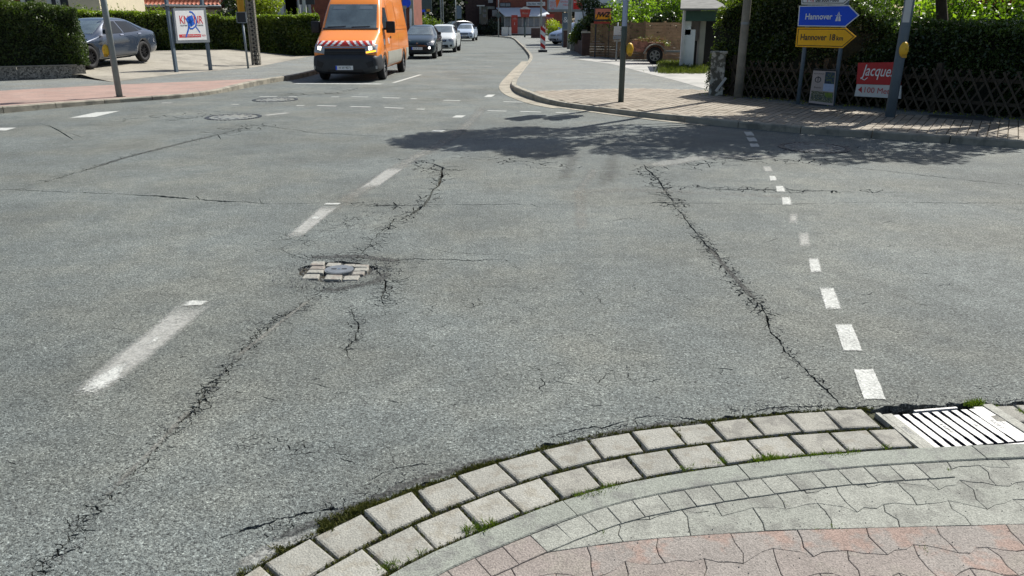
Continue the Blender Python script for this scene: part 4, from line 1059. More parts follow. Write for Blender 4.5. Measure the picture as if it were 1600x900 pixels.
# ================================================================== VEHICLES
def loft(stations, level=2):
    bm = bmesh.new(); rings = []
    for (y, wd, zb, belt, wt, zt) in stations:
        half = [(0, zb), (.80 * wd, zb), (wd, zb + .10), (wd, (zb + belt) / 2 + .03), (wd * .995, belt), (wd * .42 + wt * .58, belt * .55 + zt * .45), (wt, zt - .07), (wt - .08, zt), (wt * .5, zt + .018), (0, zt + .024)]
        full = [(x, z) for x, z in half] + [(-x, z) for x, z in half[-2:0:-1]]
        rings.append([bm.verts.new((x, y, z)) for x, z in full])
    n = len(rings[0])
    for a, b in zip(rings, rings[1:]):
        for k in range(n): bm.faces.new((a[k], a[(k + 1) % n], b[(k + 1) % n], b[k]))
    for r_, fl in ((rings[0], 0), (rings[-1], 1)):   # cap as a ladder of quads
        m_ = n // 2
        for k in range(0, m_):
            a, b, c, d = r_[k], r_[k + 1], r_[(n - k - 1) % n], r_[(n - k) % n]
            vs = []
            for v in (a, b, c, d):
                if v not in vs: vs.append(v)
            if len(vs) > 2: bm.faces.new(vs)
    bmesh.ops.recalc_face_normals(bm, faces=bm.faces)
    me = bpy.data.meshes.new('l'); bm.to_mesh(me); bm.free()
    o = bpy.data.objects.new('l', me); COL.objects.link(o)
    md = o.modifiers.new('s', 'SUBSURF'); md.levels = level; md.render_levels = level
    return o
def finish(o, cutters, name, m, parent):
    for c in cutters:
        b = o.modifiers.new('b', 'BOOLEAN'); b.operation = 'DIFFERENCE'; b.object = c; b.solver = 'EXACT'
    dg = bpy.context.evaluated_depsgraph_get(); me = bpy.data.meshes.new_from_object(o.evaluated_get(dg)); old = o.data
    bpy.data.objects.remove(o); bpy.data.meshes.remove(old); me.name = name; me.materials.clear(); me.materials.append(m); me.shade_smooth()
    for p_ in me.polygons: p_.material_index = 0
    r_ = bpy.data.objects.new(name, me); link(r_, parent)
    return r_
def bvh_of(o):
    dg = bpy.context.evaluated_depsgraph_get(); return BVHTree.FromObject(o, dg)
def gridcut(poly, step, diag=False):
    bm = bmesh.new(); bm.faces.new([bm.verts.new((p[0], p[1], 0)) for p in poly])
    for ax in (0, 1):
        lo = min(p[ax] for p in poly); hi = max(p[ax] for p in poly); k = math.ceil(lo / step)
        while k * step < hi - 1e-4:
            no = (1, 0, 0) if ax == 0 else (0, 1, 0); co = (k * step, 0, 0) if ax == 0 else (0, k * step, 0)
            bmesh.ops.bisect_plane(bm, geom=bm.verts[:] + bm.edges[:] + bm.faces[:], plane_co=co, plane_no=no, dist=1e-5); k += 1
    return bm
def panel(bv, poly, side, m, name, parent, off=.006, step=.09, th=.012, smooth=True):
    """a plate of the given outline pressed on to the bodywork; side 'f' front, 'l' +x side, 'r' -x side, 't' top"""
    bm = gridcut(poly, step); bad = []
    for v in bm.verts:
        u, z = v.co.x, v.co.y
        if side == 'f': o_, d = Vector((u, -2, z)), Vector((0, 1, 0))
        elif side == 'l': o_, d = Vector((3, u, z)), Vector((-1, 0, 0))
        elif side == 'r': o_, d = Vector((-3, u, z)), Vector((1, 0, 0))
        elif side == 'b': o_, d = Vector((u, 9, z)), Vector((0, -1, 0))
        else: o_, d = Vector((u, z, 5)), Vector((0, 0, -1))
        h = bv.ray_cast(o_, d, 8)
        if h[0] is None: bad.append(v); continue
        nn = h[1]
        if nn.dot(d) > 0: nn = -nn
        v.co = h[0] + nn * off
    if bad: bmesh.ops.delete(bm, geom=bad, context='VERTS')
    if not bm.faces: bm.free(); return None
    bmesh.ops.recalc_face_normals(bm, faces=bm.faces)
    fn = sum((f.normal for f in bm.faces), Vector())
    dd = {'f': Vector((0, -1, .2)), 'l': Vector((1, 0, 0)), 'r': Vector((-1, 0, 0)), 't': Vector((0, 0, 1)), 'b': Vector((0, 1, 0))}[side]
    if fn.dot(dd) < 0: bmesh.ops.reverse_faces(bm, faces=bm.faces)
    be = [e for e in bm.edges if len(e.link_faces) == 1]; r_ = bmesh.ops.extrude_edge_only(bm, edges=be)
    for v in [g for g in r_['geom'] if isinstance(g, bmesh.types.BMVert)]: v.co -= dd.normalized() * th
    return bobj(name, bm, m, parent, smooth=False)
def wheel(parent, x, y, r_, wd, side, rim='rim_silver', spokes=5, zc=None):
    bm = bmesh.new(); prof = [(r_ * .60, -wd / 2), (r_ * .93, -wd / 2), (r_, -wd * .36), (r_, wd * .36), (r_ * .93, wd / 2), (r_ * .66, wd / 2), (r_ * .62, wd * .3), (r_ * .62, -wd * .3)]
    n = 28; rings = []
    for k in range(n):
        a = 6.2832 * k / n; rings.append([bm.verts.new((x + side * t, y + q * math.cos(a), (zc or r_) + q * math.sin(a))) for q, t in prof])
    for k in range(n):
        a, b = rings[k], rings[(k + 1) % n]
        for i in range(len(prof)): bm.faces.new((a[i], a[(i + 1) % len(prof)], b[(i + 1) % len(prof)], b[i]))
    bmesh.ops.recalc_face_normals(bm, faces=bm.faces)
    w_ = bobj('wheel', bm, M['rubber'], parent, smooth=True)
    bm = bmesh.new(); zz = zc or r_
    for r0, r1, t in ((r_ * .56, r_ * .64, wd * .36), (0.0, r_ * .16, wd * .34)):
        bm2 = []
        for k in range(24):
            a = 6.2832 * k / 24; bm2.append((bm.verts.new((x + side * t, y + r1 * math.cos(a), zz + r1 * math.sin(a))), bm.verts.new((x + side * t, y + max(r0, .001) * math.cos(a), zz + max(r0, .001) * math.sin(a)))))
        for k in range(24): a, b = bm2[k], bm2[(k + 1) % 24]; bm.faces.new((a[0], b[0], b[1], a[1]))
    for k in range(spokes):
        a = 6.2832 * k / spokes + .3; mt = Matrix.Translation((x + side * wd * .30, y, zz)) @ Matrix.Rotation(a, 4, 'X')
        rr = bmesh.ops.create_cube(bm, size=1.0); bmesh.ops.transform(bm, matrix=mt @ Matrix.Translation((0, 0, r_ * .33)) @ Matrix.Diagonal((.03, r_ * (.18 if spokes < 8 else .09), r_ * .54, 1)), verts=rr['verts'])
    bobj('rim', bm, M[rim], w_)
    bm = bmesh.new(); bmesh.ops.create_cone(bm, cap_ends=True, segments=20, radius1=r_ * .6, radius2=r_ * .6, depth=.02, matrix=Matrix.Translation((x + side * wd * .05, y, zz)) @ Matrix.Rotation(R(90), 4, 'Y')); bobj('brake_disc', bm, M['dark'], w_)
def cutter(y, z, r_):
    bm = bmesh.new(); bmesh.ops.create_cone(bm, cap_ends=True, segments=28, radius1=r_, radius2=r_, depth=4, matrix=Matrix.Translation((0, y, z)) @ Matrix.Rotation(R(90), 4, 'Y'))
    me = bpy.data.meshes.new('c'); bm.to_mesh(me); bm.free(); o = bpy.data.objects.new('c', me); COL.objects.link(o); return o
def inner_body(parent, W_, y0, y1, z0, z1): box('underbody', (0, (y0 + y1) / 2, (z0 + z1) / 2), (W_, y1 - y0, z1 - z0), M['black'], parent)
def number_plate(parent, c, txt, wd=.52):
    pl = box('number_plate', c, (wd, .012, .115), M['white'], parent)
    box('plate_band', (c[0] - wd / 2 + .022, c[1] - .008, c[2]), (.042, .004, .108), M['sign_blue'], pl)
    text(txt, .105, M['sign_text_dark'], pl, (c[0] + .02, c[1] - .008, c[2]), sx=.82)
    return pl
def mirror(parent, c, s, m, arm=None):
    o = box('mirror', c, s, m, parent, bev=.03)
    for f in o.data.polygons: f.use_smooth = True

# orange van ---------------------------------------------------------
van = thing('delivery_van', 'orange high-roofed van with red and white hazard stripes waiting at the stop line', 'van', (-4.71, 22.2, 0), R(-1.0))
vs_ = [(.02, .84, .34, .58, .82, .80), (.08, .95, .27, .70, .89, 1.02), (.26, .995, .25, .86, .90, 1.13), (.80, 1.015, .25, 1.05, .93, 1.345), (.95, 1.015, .25, 1.1, .93, 1.41), (1.62, 1.02, .25, 1.28, .84, 2.15), (1.85, 1.02, .25, 1.3, .82, 2.30), (2.35, 1.02, .25, 1.32, .80, 2.60), (2.8, 1.02, .25, 1.32, .80, 2.66),
       (4.2, 1.02, .25, 1.32, .80, 2.66), (5.7, 1.015, .25, 1.32, .79, 2.64), (5.88, .99, .3, 1.3, .77, 2.58), (5.92, .95, .4, 1.25, .72, 2.45)]
cu_ = [cutter(.98, .36, .42), cutter(4.62, .36, .42)]
vb = finish(loft(vs_, 3), cu_, 'body', M['orange'], van)
for c in cu_: bpy.data.objects.remove(c)
bv = bvh_of(vb)
inner_body(van, 1.5, .5, 5.6, .3, 1.1)
fs_ = [(-.07, .78, .30, .45, .74, .60), (-.02, .93, .23, .50, .88, .72), (.08, .99, .21, .55, .95, .76), (.30, 1.035, .21, .60, 1.0, .80), (.50, 1.045, .22, .62, 1.01, .81), (.56, 1.04, .23, .62, 1.0, .80)]
cu_ = [cutter(.98, .36, .42)]; bump_ = finish(loft(fs_, 2), cu_, 'bumper', M['dark'], van); bpy.data.objects.remove(cu_[0]); bvb = bvh_of(bump_)
panel(bvb, [(-.52, .34), (.52, .34), (.56, .24), (-.56, .24)], 'f', M['black'], 'air_intake', bump_, .006)
for sg in (-1, 1):
    panel(bvb, [(sg * .62, .52), (sg * .84, .60), (sg * .86, .44), (sg * .70, .38)], 'f', M['black'], 'fog_lamp_recess', bump_, .005)
    panel(bvb, [(sg * .90, .44), (sg * .945, .44), (sg * .945, .36), (sg * .90, .36)], 'f', M['lampglass'], 'fog_lamp', bump_, .008)
van.scale.x = .945
number_plate(van, (-.02, -.085, .39), 'H W 9071')
gr1 = panel(bv, [(-.66, .90), (.62, .90), (.62, .70), (-.60, .70)], 'f', M['black'], 'grille', van, .012)
bvg = bv
for z in (.76, .83): panel(bvg, [(-.58, z - .008), (.58, z - .008), (.58, z + .008), (-.58, z + .008)], 'f', M['dark'], 'grille_bar', gr1, .024)
panel(bv, [(-.78, .945), (.78, .945), (.78, .920), (-.78, .920)], 'f', M['chrome'], 'chrome_strip', van, .016)
for sg in (-1, 1):
    hl = panel(bv, [(sg * .60, .93), (sg * .88, 1.03), (sg * .935, 1.00), (sg * .93, .80), (sg * .62, .76)], 'f', M['lampglass'], 'headlight', van, .014)
    panel(bv, [(sg * .70, .95), (sg * .80, .96), (sg * .81, .88), (sg * .72, .86)], 'f', M['lamp'], 'lamp_reflector', hl, .022)
    if sg > 0: panel(bv, [(.63, .82), (.90, .86), (.90, .82), (.64, .78)], 'f', M['amber'], 'indicator', hl, .024)
# hazard stripes
st = panel(bv, [(-.84, 1.105), (.84, 1.105), (.84, .965), (-.84, .965)], 'f', M['white'], 'hazard_stripe', van, .010, .06)
for sg in (-1, 1):
    x = .0
    for k in range(5):
        a = k * .19 + (.0 if k == 0 else -.04); 
        if k == 0: q = [(0, 1.10), (sg * .02, 1.10), (sg * .155, .97), (0, .97)]
        else: q = [(sg * (a - .03), 1.10), (sg * (a + .065), 1.10), (sg * min(.83, a + .20), .97), (sg * min(.83, a + .10), .97)]
        panel(bv, q, 'f', M['red'], 'red_stripe', st, .0145, .05, .003)
ws = panel(bv, [(-.80, 1.43), (.80, 1.43), (.735, 2.10), (-.735, 2.10)], 'f', M['glass_sky'], 'windscreen', van, .010, .09)
panel(bv, [(-.86, 1.445), (.86, 1.445), (.84, 1.40), (-.84, 1.40)], 'f', M['black'], 'wiper_tray', van, .014)
for x in (-.42, .32): panel(bv, [(x - .28, 1.47), (x + .28, 1.49), (x + .28, 1.475), (x - .28, 1.455)], 'f', M['black'], 'wiper', van, .022)
for x0, x1 in ((-.62, -.22), (.20, .62)): panel(bv, [(x0, 1.96), (x1, 1.96), (x1 - .02, 2.05), (x0 + .02, 2.05)], 'f', M['pale_window'], 'sun_visor', ws, .013)
for s_, sg in (('l', 1), ('r', -1)):
    panel(bv, [(1.30, 1.40), (2.08, 1.40), (2.08, 2.02), (1.78, 2.02), (1.34, 1.62)], s_, M['window'], 'side_window', van, .008)
    panel(bv, [(1.48, .78), (4.10, .78), (4.10, .40), (1.48, .40)], s_, M['grey_wall'], 'side_cladding', van, .012)
    panel(bv, [(5.12, .78), (5.70, .78), (5.70, .42), (5.14, .42)], s_, M['grey_wall'], 'side_cladding', van, .012)
    for y in (1.22, 2.20, 3.6): panel(bv, [(y - .006, .45), (y + .006, .45), (y + .006, 2.2), (y - .006, 2.2)] if y > 1.3 else [(y - .006, .8), (y + .006, .8), (y + .006, 1.4), (y - .006, 1.4)], s_, M['black'], 'door_seam', van, .003, .3, .004)
    panel(bv, [(2.3, 1.395), (5.7, 1.395), (5.7, 1.42), (2.3, 1.42)], s_, M['orange'], 'side_moulding', van, .016, .5)
    panel(bv, [(2.3, 1.5), (3.45, 1.5), (3.45, 2.1), (2.3, 2.1)], s_, M['orange'], 'pressed_panel', van, .008, .3)
    panel(bv, [(3.7, 1.5), (5.5, 1.5), (5.5, 2.1), (3.7, 2.1)], s_, M['orange'], 'pressed_panel', van, .008, .3)
    panel(bv, [(2.0, 1.16), (2.16, 1.16), (2.16, 1.20), (2.0, 1.20)], s_, M['black'], 'door_handle', van, .02)
    panel(bv, [(1.70, 1.0), (1.80, 1.0), (1.80, 1.16), (1.70, 1.16)], s_, M['white'], 'door_badge', van, .008)
    panel(bv, [(.95, .98), (1.08, .98), (1.12, 1.14), (.98, 1.14)], s_, M['white'], 'side_marker', van, .008)
    mirror(van, (sg * 1.17, 1.33, 1.47), (.27, .15, .33), M['black']); box('mirror_arm', (sg * 1.04, 1.36, 1.42), (.16, .06, .06), M['black'], van)
    box('mirror_trim', (sg * 1.18, 1.262, 1.38), (.15, .012, .02), M['chrome'], van)
    for y in (.98, 4.62): wheel(van, sg * .90, y, .345, .22, sg, 'rim_silver', 8)
for y in (2.9, 3.4, 3.9): box('roof_rail', (0, y, 2.70), (1.2, .05, .04), M['off_white'], van)

def car(name, label, cat, loc_, rz, paint, kind='hatch', lights='lamp', txt=None, rim='rim_silver', g=None, spokes=5, fog=False, hs=1.0, L=4.0, W_=.85):
    """front at y = 0, tail towards +y"""
    t = thing(name, label, cat, loc_, rz, g); k = W_
    if kind == 'sedan':
        S = [(0, k * .74, .34, .48, k * .70, .60), (.08, k * .90, .24, .58, k * .84, .70), (.35, k * .98, .20, .68, k * .88, .80), (1.1, k, .18, .84, k * .86, .94), (1.35, k, .18, .88, k * .84, .985), (2.05, k, .18, .92, k * .66, 1.37), (2.4, k, .18, .93, k * .64, 1.42), (3.1, k, .18, .94, k * .64, 1.42), (3.5, k, .18, .95, k * .66, 1.35), (4.05, k, .19, .97, k * .78, 1.09), (4.45, k * .96, .24, .93, k * .78, 1.05), (4.6, k * .86, .36, .80, k * .74, .90)]
        wy = (.80, 3.62); roof = (2.1, 3.3)
    else:
        S = [(0, k * .74, .32, .46, k * .70, .60), (.07, k * .90, .22, .58, k * .84, .74), (.28, k * .98, .19, .70, k * .87, .86), (.80, k, .18, .86, k * .86, 1.00), (.98, k, .18, .90, k * .84, 1.05), (1.62, k, .18, .95, k * .68, 1.42), (2.0, k, .18, .96, k * .66, 1.49), (L - .8, k, .18, .98, k * .65, 1.48), (L - .3, k * .99, .2, .98, k * .66, 1.36), (L - .08, k * .95, .24, .95, k * .74, 1.08), (L, k * .86, .36, .80, k * .70, .92)]
        wy = (.72, L - .66); roof = (1.7, L - .6)
    S = [(y, w_, zb, b * hs if b > .8 else b, wt, z * hs if z > .8 else z) for y, w_, zb, b, wt, z in S]
    rr = .315 if kind != 'sedan' else .335
    cs = [cutter(wy[0], rr + .01, rr + .055), cutter(wy[1], rr + .01, rr + .055)]
    b = finish(loft(S, 2), cs, 'body', M[paint], t)
    for c in cs: bpy.data.objects.remove(c)
    bv = bvh_of(b); inner_body(t, k * 1.35, .4, wy[1] + .35, .22, .8)
    if kind == 'sedan':
        wsz = (.99, 1.355); sw = [[(1.62, .96), (2.62, .97), (2.62, 1.325), (2.18, 1.32), (1.95, 1.20)], [(2.70, .97), (3.55, 1.0), (3.32, 1.30), (2.70, 1.325)], [(3.62, 1.01), (3.82, 1.04), (3.40, 1.27)]]
        seams = (1.55, 2.66); face = (.30, .60)
    else:
        wsz = (1.06 * hs, 1.40 * hs); sw = [[(1.16, 1.02 * hs), (2.15, 1.04 * hs), (2.15, 1.38 * hs), (1.72, 1.37 * hs)], [(2.23, 1.04 * hs), (L - .75, 1.07 * hs), (L - .85, 1.36 * hs), (2.23, 1.38 * hs)]]
        seams = (1.1, 2.19); face = (.28, .64)
    panel(bv, [(-k * .74, wsz[0]), (k * .74, wsz[0]), (k * .60, wsz[1]), (-k * .60, wsz[1])], 'f', M['glass_sky'], 'windscreen', t, .008)
    panel(bv, [(-k * .60, 1.10), (k * .60, 1.10), (k * .52, 1.32 * hs), (-k * .52, 1.32 * hs)], 'b', M['window'], 'rear_window', t, .008)
    for s_, sg in (('l', 1), ('r', -1)):
        for q in sw: panel(bv, q, s_, M['window'], 'side_window', t, .007)
        for y in seams: panel(bv, [(y - .005, .35), (y + .005, .35), (y + .005, wsz[0] - .03), (y - .005, wsz[0] - .03)], s_, M['black'], 'door_seam', t, .002, .3, .003)
        panel(bv, [(wy[0] + .5, .20), (wy[1] - .5, .20), (wy[1] - .5, .30), (wy[0] + .5, .30)], s_, M['dark'], 'sill', t, .012, .3)
        for y in (seams[1] - .22, seams[1] + .75): panel(bv, [(y, .90), (y + .16, .90), (y + .16, .93), (y, .93)], s_, M['chrome'] if kind == 'sedan' else M[paint], 'door_handle', t, .02)
        for y in wy: wheel(t, sg * (k - .12), y, rr, .2, sg, rim, spokes)
        mirror(t, (sg * (k + .08), seams[0] + .02, wsz[0] + .06), (.19, .10, .13), M['black' if paint == 'car_dark' else paint])
        hl = panel(bv, [(sg * k * .52, .70), (sg * k * .90, .80), (sg * k * .93, .74), (sg * k * .88, .60), (sg * k * .60, .60)], 'f', M['lampglass'], 'headlight', t, .010)
        if fog: 
            f_ = panel(bv, [(sg * k * .68 + .05 * math.cos(a), .50 + .05 * math.sin(a)) for a in [6.283 * i / 10 for i in range(10)]], 'f', M['lamp_white'], 'fog_lamp', t, .02)
        panel(bv, [(sg * k * .60, .88), (sg * k * .80, .92), (sg * k * .80, .74), (sg * k * .64, .72)], 'b', M['dull_red'], 'tail_light', t, .01)
    if fog:   # dark lower face with a wide mouth
        panel(bv, [(-k * .86, .56), (k * .86, .56), (k * .80, .24), (-k * .80, .24)], 'f', M['black'], 'lower_grille', t, .010)
        panel(bv, [(-k * .40, .66), (k * .40, .66), (k * .36, .62), (-k * .36, .62)], 'f', M['black'], 'grille', t, .010)
        text('H', .10, M['chrome'], t, (0, -.03, .69), shear=.3)
    else:
        panel(bv, [(-k * .44, .69), (k * .44, .69), (k * .38, .58), (-k * .38, .58)], 'f', M['black'], 'grille', t, .010)
        panel(bv, [(-k * .36, .645), (k * .36, .645), (k * .36, .63), (-k * .36, .63)], 'f', M['chrome'], 'grille_bar', t, .018)
        panel(bv, [(-k * .50, .42), (k * .50, .42), (k * .55, .28), (-k * .55, .28)], 'f', M['black'], 'lower_grille', t, .010)
        for sg in (-1, 1): panel(bv, [(sg * k * .62, .42), (sg * k * .78, .44), (sg * k * .78, .34), (sg * k * .66, .32)], 'f', M['black'], 'fog_recess', t, .010)
    if txt: number_plate(t, (0, -.035, .47), txt, .50)
    return t
car('parked_car', 'dark teal small hatchback with lit fog lamps, directly behind the orange van', 'car', (-4.36, 36.3, 0), R(-1), 'car_dark', txt='H LK 2013', L=3.7, W_=.83, fog=True, g='cars queueing in the oncoming lane')
car('parked_car', 'silver white hatchback second behind the orange van', 'car', (-4.02, 44.2, 0), R(-1.5), 'car_white', L=3.9, W_=.86, txt='H AT 315', g='cars queueing in the oncoming lane')
car('parked_car', 'silver blue hatchback alone at the tail of the queue before the bend', 'car', (-4.32, 71.5, 0), R(-3), 'car_silver', L=4.2, W_=.88, txt='H ST 88', g='cars queueing in the oncoming lane')
for o in [o for o in COL.objects if o.name.startswith('parked_car')]: o.name = 'queueing_car'
car('parked_car', 'blue grey saloon with black wheels parked on the forecourt beside the thuja hedge', 'car', (-13.78, 23.3, .24), R(-7), 'car_grey', kind='sedan', W_=.91, rim='rim', spokes=10).rotation_euler.x = R(1.6)
car('parked_car', 'black people carrier half hidden behind the tail of the queue', 'car', (-7.9, 88, 0), R(-48), 'car_black', L=4.4, W_=.9, hs=1.2)
car('parked_car', 'white car with its bonnet showing past the dark brick pillar', 'car', (2.95, 57.5, .08), R(-62), 'car_silver', L=4.2, W_=.88)
car('parked_car', 'red hatchback parked behind the white car in the side yard', 'car', (3.4, 62.0, .08), R(-70), 'car_red', L=4.0, W_=.87, hs=1.08)
car('parked_car', 'pale green estate car farthest back beside the leafy shrub', 'car', (6.3, 67, .08), R(-60), 'car_white', L=4.3, W_=.88, hs=1.12)

# ================================================================== STREET FURNITURE
def stand(px, py, z=SZ): return P(px, py, z)
class Plane:
    """vertical plane through p0 along d (2d); turns a pixel into (u, z) on it"""
    def __init__(s, p0, d): s.p0 = Vector((p0[0], p0[1])); s.d = Vector((d[0], d[1])).normalized(); s.n = Vector((-s.d.y, s.d.x)); s.ang = math.atan2(s.d.y, s.d.x)
    def uz(s, px, py):
        q = A(px, py, 10.0); t = s.p0.dot(s.n) / Vector((q.x, q.y)).dot(s.n); w3 = Vector((q.x * t, q.y * t, CAMH + (q.z - CAMH) * t))
        return ((Vector((w3.x, w3.y)) - s.p0).dot(s.d), w3.z)
def plate(name, poly, y0, y1, m, parent, bev=0):
    """outline in the x-z plane, thickness along y (y0 front)"""
    bm = bmesh.new(); a = [bm.verts.new((x, y0, z)) for x, z in poly]; b = [bm.verts.new((x, y1, z)) for x, z in poly]; n = len(poly)
    bm.faces.new(a); bm.faces.new(b[::-1])
    for i in range(n): bm.faces.new((a[i], b[i], b[(i + 1) % n], a[(i + 1) % n]))
    bmesh.ops.recalc_face_normals(bm, faces=bm.faces); return bobj(name, bm, m, parent)
def fit_text(body, m, parent, x0, x1, zc, h, y, shear=0, bold=0.0, th=.002, name='lettering', roll=0.0):
    o = text(body, 1.0, m, parent, (0, 0, 0), (0, 0, 0), name, 'LEFT', .002, shear, bold=bold)
    vs = o.data.vertices
    if not len(vs): return o
    ax = min(v.co.x for v in vs); bx_ = max(v.co.x for v in vs); az = min(v.co.y for v in vs); bz = max(v.co.y for v in vs)
    for v in vs: v.co = Vector(((v.co.x - ax) / (bx_ - ax) * (x1 - x0) - (x1 - x0) / 2, (v.co.y - (az + bz) / 2) / (bz - az) * h, v.co.z * th / .002))
    o.location = ((x0 + x1) / 2, y, zc); o.rotation_euler = (R(90), roll, 0); return o
def inset(poly, k):
    """shrink a convex polygon by k"""
    n = len(poly); out = []; ar = area2([(p[0], p[1]) for p in poly]); s = 1 if ar > 0 else -1
    for i in range(n):
        p0, p1, p2 = Vector(poly[i - 1]), Vector(poly[i]), Vector(poly[(i + 1) % n]); d1 = (p1 - p0).normalized(); d2 = (p2 - p1).normalized()
        n1 = Vector((-d1.y, d1.x)) * s; n2 = Vector((-d2.y, d2.x)) * s; b = (n1 + n2); out.append(tuple(p1 + b * (k / max(.2, 1 + n1.dot(n2)))))
    return out

# direction signs
p1, p2 = stand(1246, 163), stand(1301, 165.5)
pl = Plane((p1.x, p1.y), (p2.x - p1.x, (p2.y - p1.y)))
ds = thing('direction_sign', 'stack of arrow signs on two steel posts pointing to Hannover', 'road sign', (p1.x, p1.y, SZ), pl.ang)
w12 = (Vector((p2.x, p2.y)) - Vector((p1.x, p1.y))).length
for x in (0, w12): tube('post', [(x, .03, -.02), (x, .03, 2.9)], .038, M['blue_grey'], ds, 14)
def S(px, py): u, z = pl.uz(px, py); return (u, z - SZ)
def arrow(pts, face_m, edge_m, line_m=None):
    q = [S(*p) for p in pts]; a = plate('arrow_plate', q, -.03, .0, edge_m, ds); f = plate('arrow_face', inset(q, .018), -.033, -.0301, face_m, a)
    if line_m:
        plate('arrow_line', inset(q, .022), -.0350, -.0332, line_m, a); plate('arrow_face', inset(q, .034), -.0370, -.0352, face_m, a)
    return a
a = arrow([(1249, 9), (1327, 8), (1343, 24), (1321, 42), (1246.5, 41)], M['sign_blue'], M['white'])
x0, x1 = S(1259, 26)[0], S(1301, 26)[0]; zt, zb = S(1280, 21)[1], S(1280, 30.5)[1]
fit_text('Hannover', M['white'], a, x0, x1, (zt + zb) / 2, zt - zb, -.036, bold=.022)
x0, z0_ = S(1305, 33); x1, z1_ = S(1316, 18); xm = (x0 + x1) / 2; hh = z1_ - z0_; ww = x1 - x0
for sg in (-1, 1):
    plate('motorway_symbol', [(xm + sg * ww * .06, z0_), (xm + sg * ww * .5, z0_), (xm + sg * ww * .30, z0_ + hh * .5), (xm + sg * ww * .05, z0_ + hh * .5)], -.038, -.0345, M['white'], a)
    plate('motorway_symbol', [(xm + sg * ww * .05, z0_ + hh * .62), (xm + sg * ww * .25, z0_ + hh * .62), (xm + sg * ww * .04, z0_ + hh)], -.038, -.0345, M['white'], a)
plate('motorway_symbol', [(xm - ww * .55, z0_ + hh * .54), (xm + ww * .55, z0_ + hh * .54), (xm + ww * .55, z0_ + hh * .59), (xm - ww * .55, z0_ + hh * .59)], -.038, -.0345, M['white'], a)
a = arrow([(1246, 43), (1322, 43.5), (1338, 57), (1317, 75), (1243, 73)], M['sign_yellow'], M['sign_yellow'], M['black'])
x0, x1 = S(1251.5, 58)[0], S(1292, 58)[0]; zt, zb = S(1270, 53)[1], S(1270, 63)[1]
fit_text('Hannover', M['sign_text_dark'], a, x0, x1, (zt + zb) / 2, zt - zb, -.040, bold=.02)
x0, x1 = S(1297, 58)[0], S(1305.5, 58)[0]; fit_text('18', M['sign_text_dark'], a, x0, x1, (zt + zb) / 2, zt - zb, -.040, bold=.02)
x0, x1 = S(1307.5, 58)[0], S(1318, 58)[0]; fit_text('km', M['sign_text_dark'], a, x0, x1, zb + (zt - zb) * .38, (zt - zb) * .7, -.040, bold=.02)
a = arrow([(1252, -26), (1332, -28), (1345, -14), (1319, 7.5), (1252.5, 7)], M['white'], M['white'], M['black'])
x0, x1 = S(1275, 0)[0], S(1311, 0)[0]; zt, zb = S(1290, -5)[1], S(1290, 3)[1]; fit_text('Barsdorf-Süd', M['sign_text_dark'], a, x0, x1, (zt + zb) / 2, (zt - zb), -.040, bold=.02)
x0, x1 = S(1262, 0)[0], S(1273, 0)[0]; fit_text('P+R', M['sign_text_red'], a, x0, x1, (zt + zb) / 2, (zt - zb), -.040, bold=.02)
a = arrow([(1254, -60), (1334, -62), (1347, -46), (1324, -30), (1252.5, -28.5)], M['white'], M['white'], M['black'])

# poster board between the posts
pb_ = thing('poster_board', 'small weathered poster board leaning between the two direction sign posts', 'poster board', (p1.x, p1.y, SZ), pl.ang)
q = [S(1264, 163), (S(1302, 168)[0], S(1302, 168)[1]), S(1307, 108.5), S(1272, 107)]
b_ = plate('board', q, -.075, -.045, M['poster'], pb_)
def L2(s, t): return (q[0][0] * (1 - s) * (1 - t) + q[1][0] * s * (1 - t) + q[2][0] * s * t + q[3][0] * (1 - s) * t, q[0][1] * (1 - s) * (1 - t) + q[1][1] * s * (1 - t) + q[2][1] * s * t + q[3][1] * (1 - s) * t)
def patch(s0, t0, s1, t1, m, y=-.0765, name='print'): return plate(name, [L2(s0, t0), L2(s1, t0), L2(s1, t1), L2(s0, t1)], y, -.0751, M[m], b_)
patch(0, .95, 1, 1, 'black', name='frame'); patch(0, 0, 1, .06, 'dark', name='frame')
patch(.55, .62, .97, .93, 'poster_dark'); patch(.52, .42, .97, .62, 'poster_pale'); patch(.04, .12, .97, .40, 'poster_mix'); patch(.62, .26, .93, .38, 'poster_green', -.078)
text('O', .16, M['dark'], b_, (L2(.26, .70)[0], -.076, L2(.26, .70)[1])); text('I', .14, M['dark'], b_, (L2(.26, .70)[0], -.076, L2(.26, .72)[1]))
text('AUTOHAUS', .035, M['dark'], b_, (L2(.28, .86)[0], -.076, L2(.28, .87)[1])); text('Events', .05, M['dark'], b_, (L2(.28, .48)[0], -.076, L2(.28, .50)[1]))
for k in range(5): text('il'[k % 2] * 2, .12, M['poster_dark'], b_, (L2(.1 + .18 * k, .25)[0], -.079, L2(.1 + .18 * k, .24)[1]))

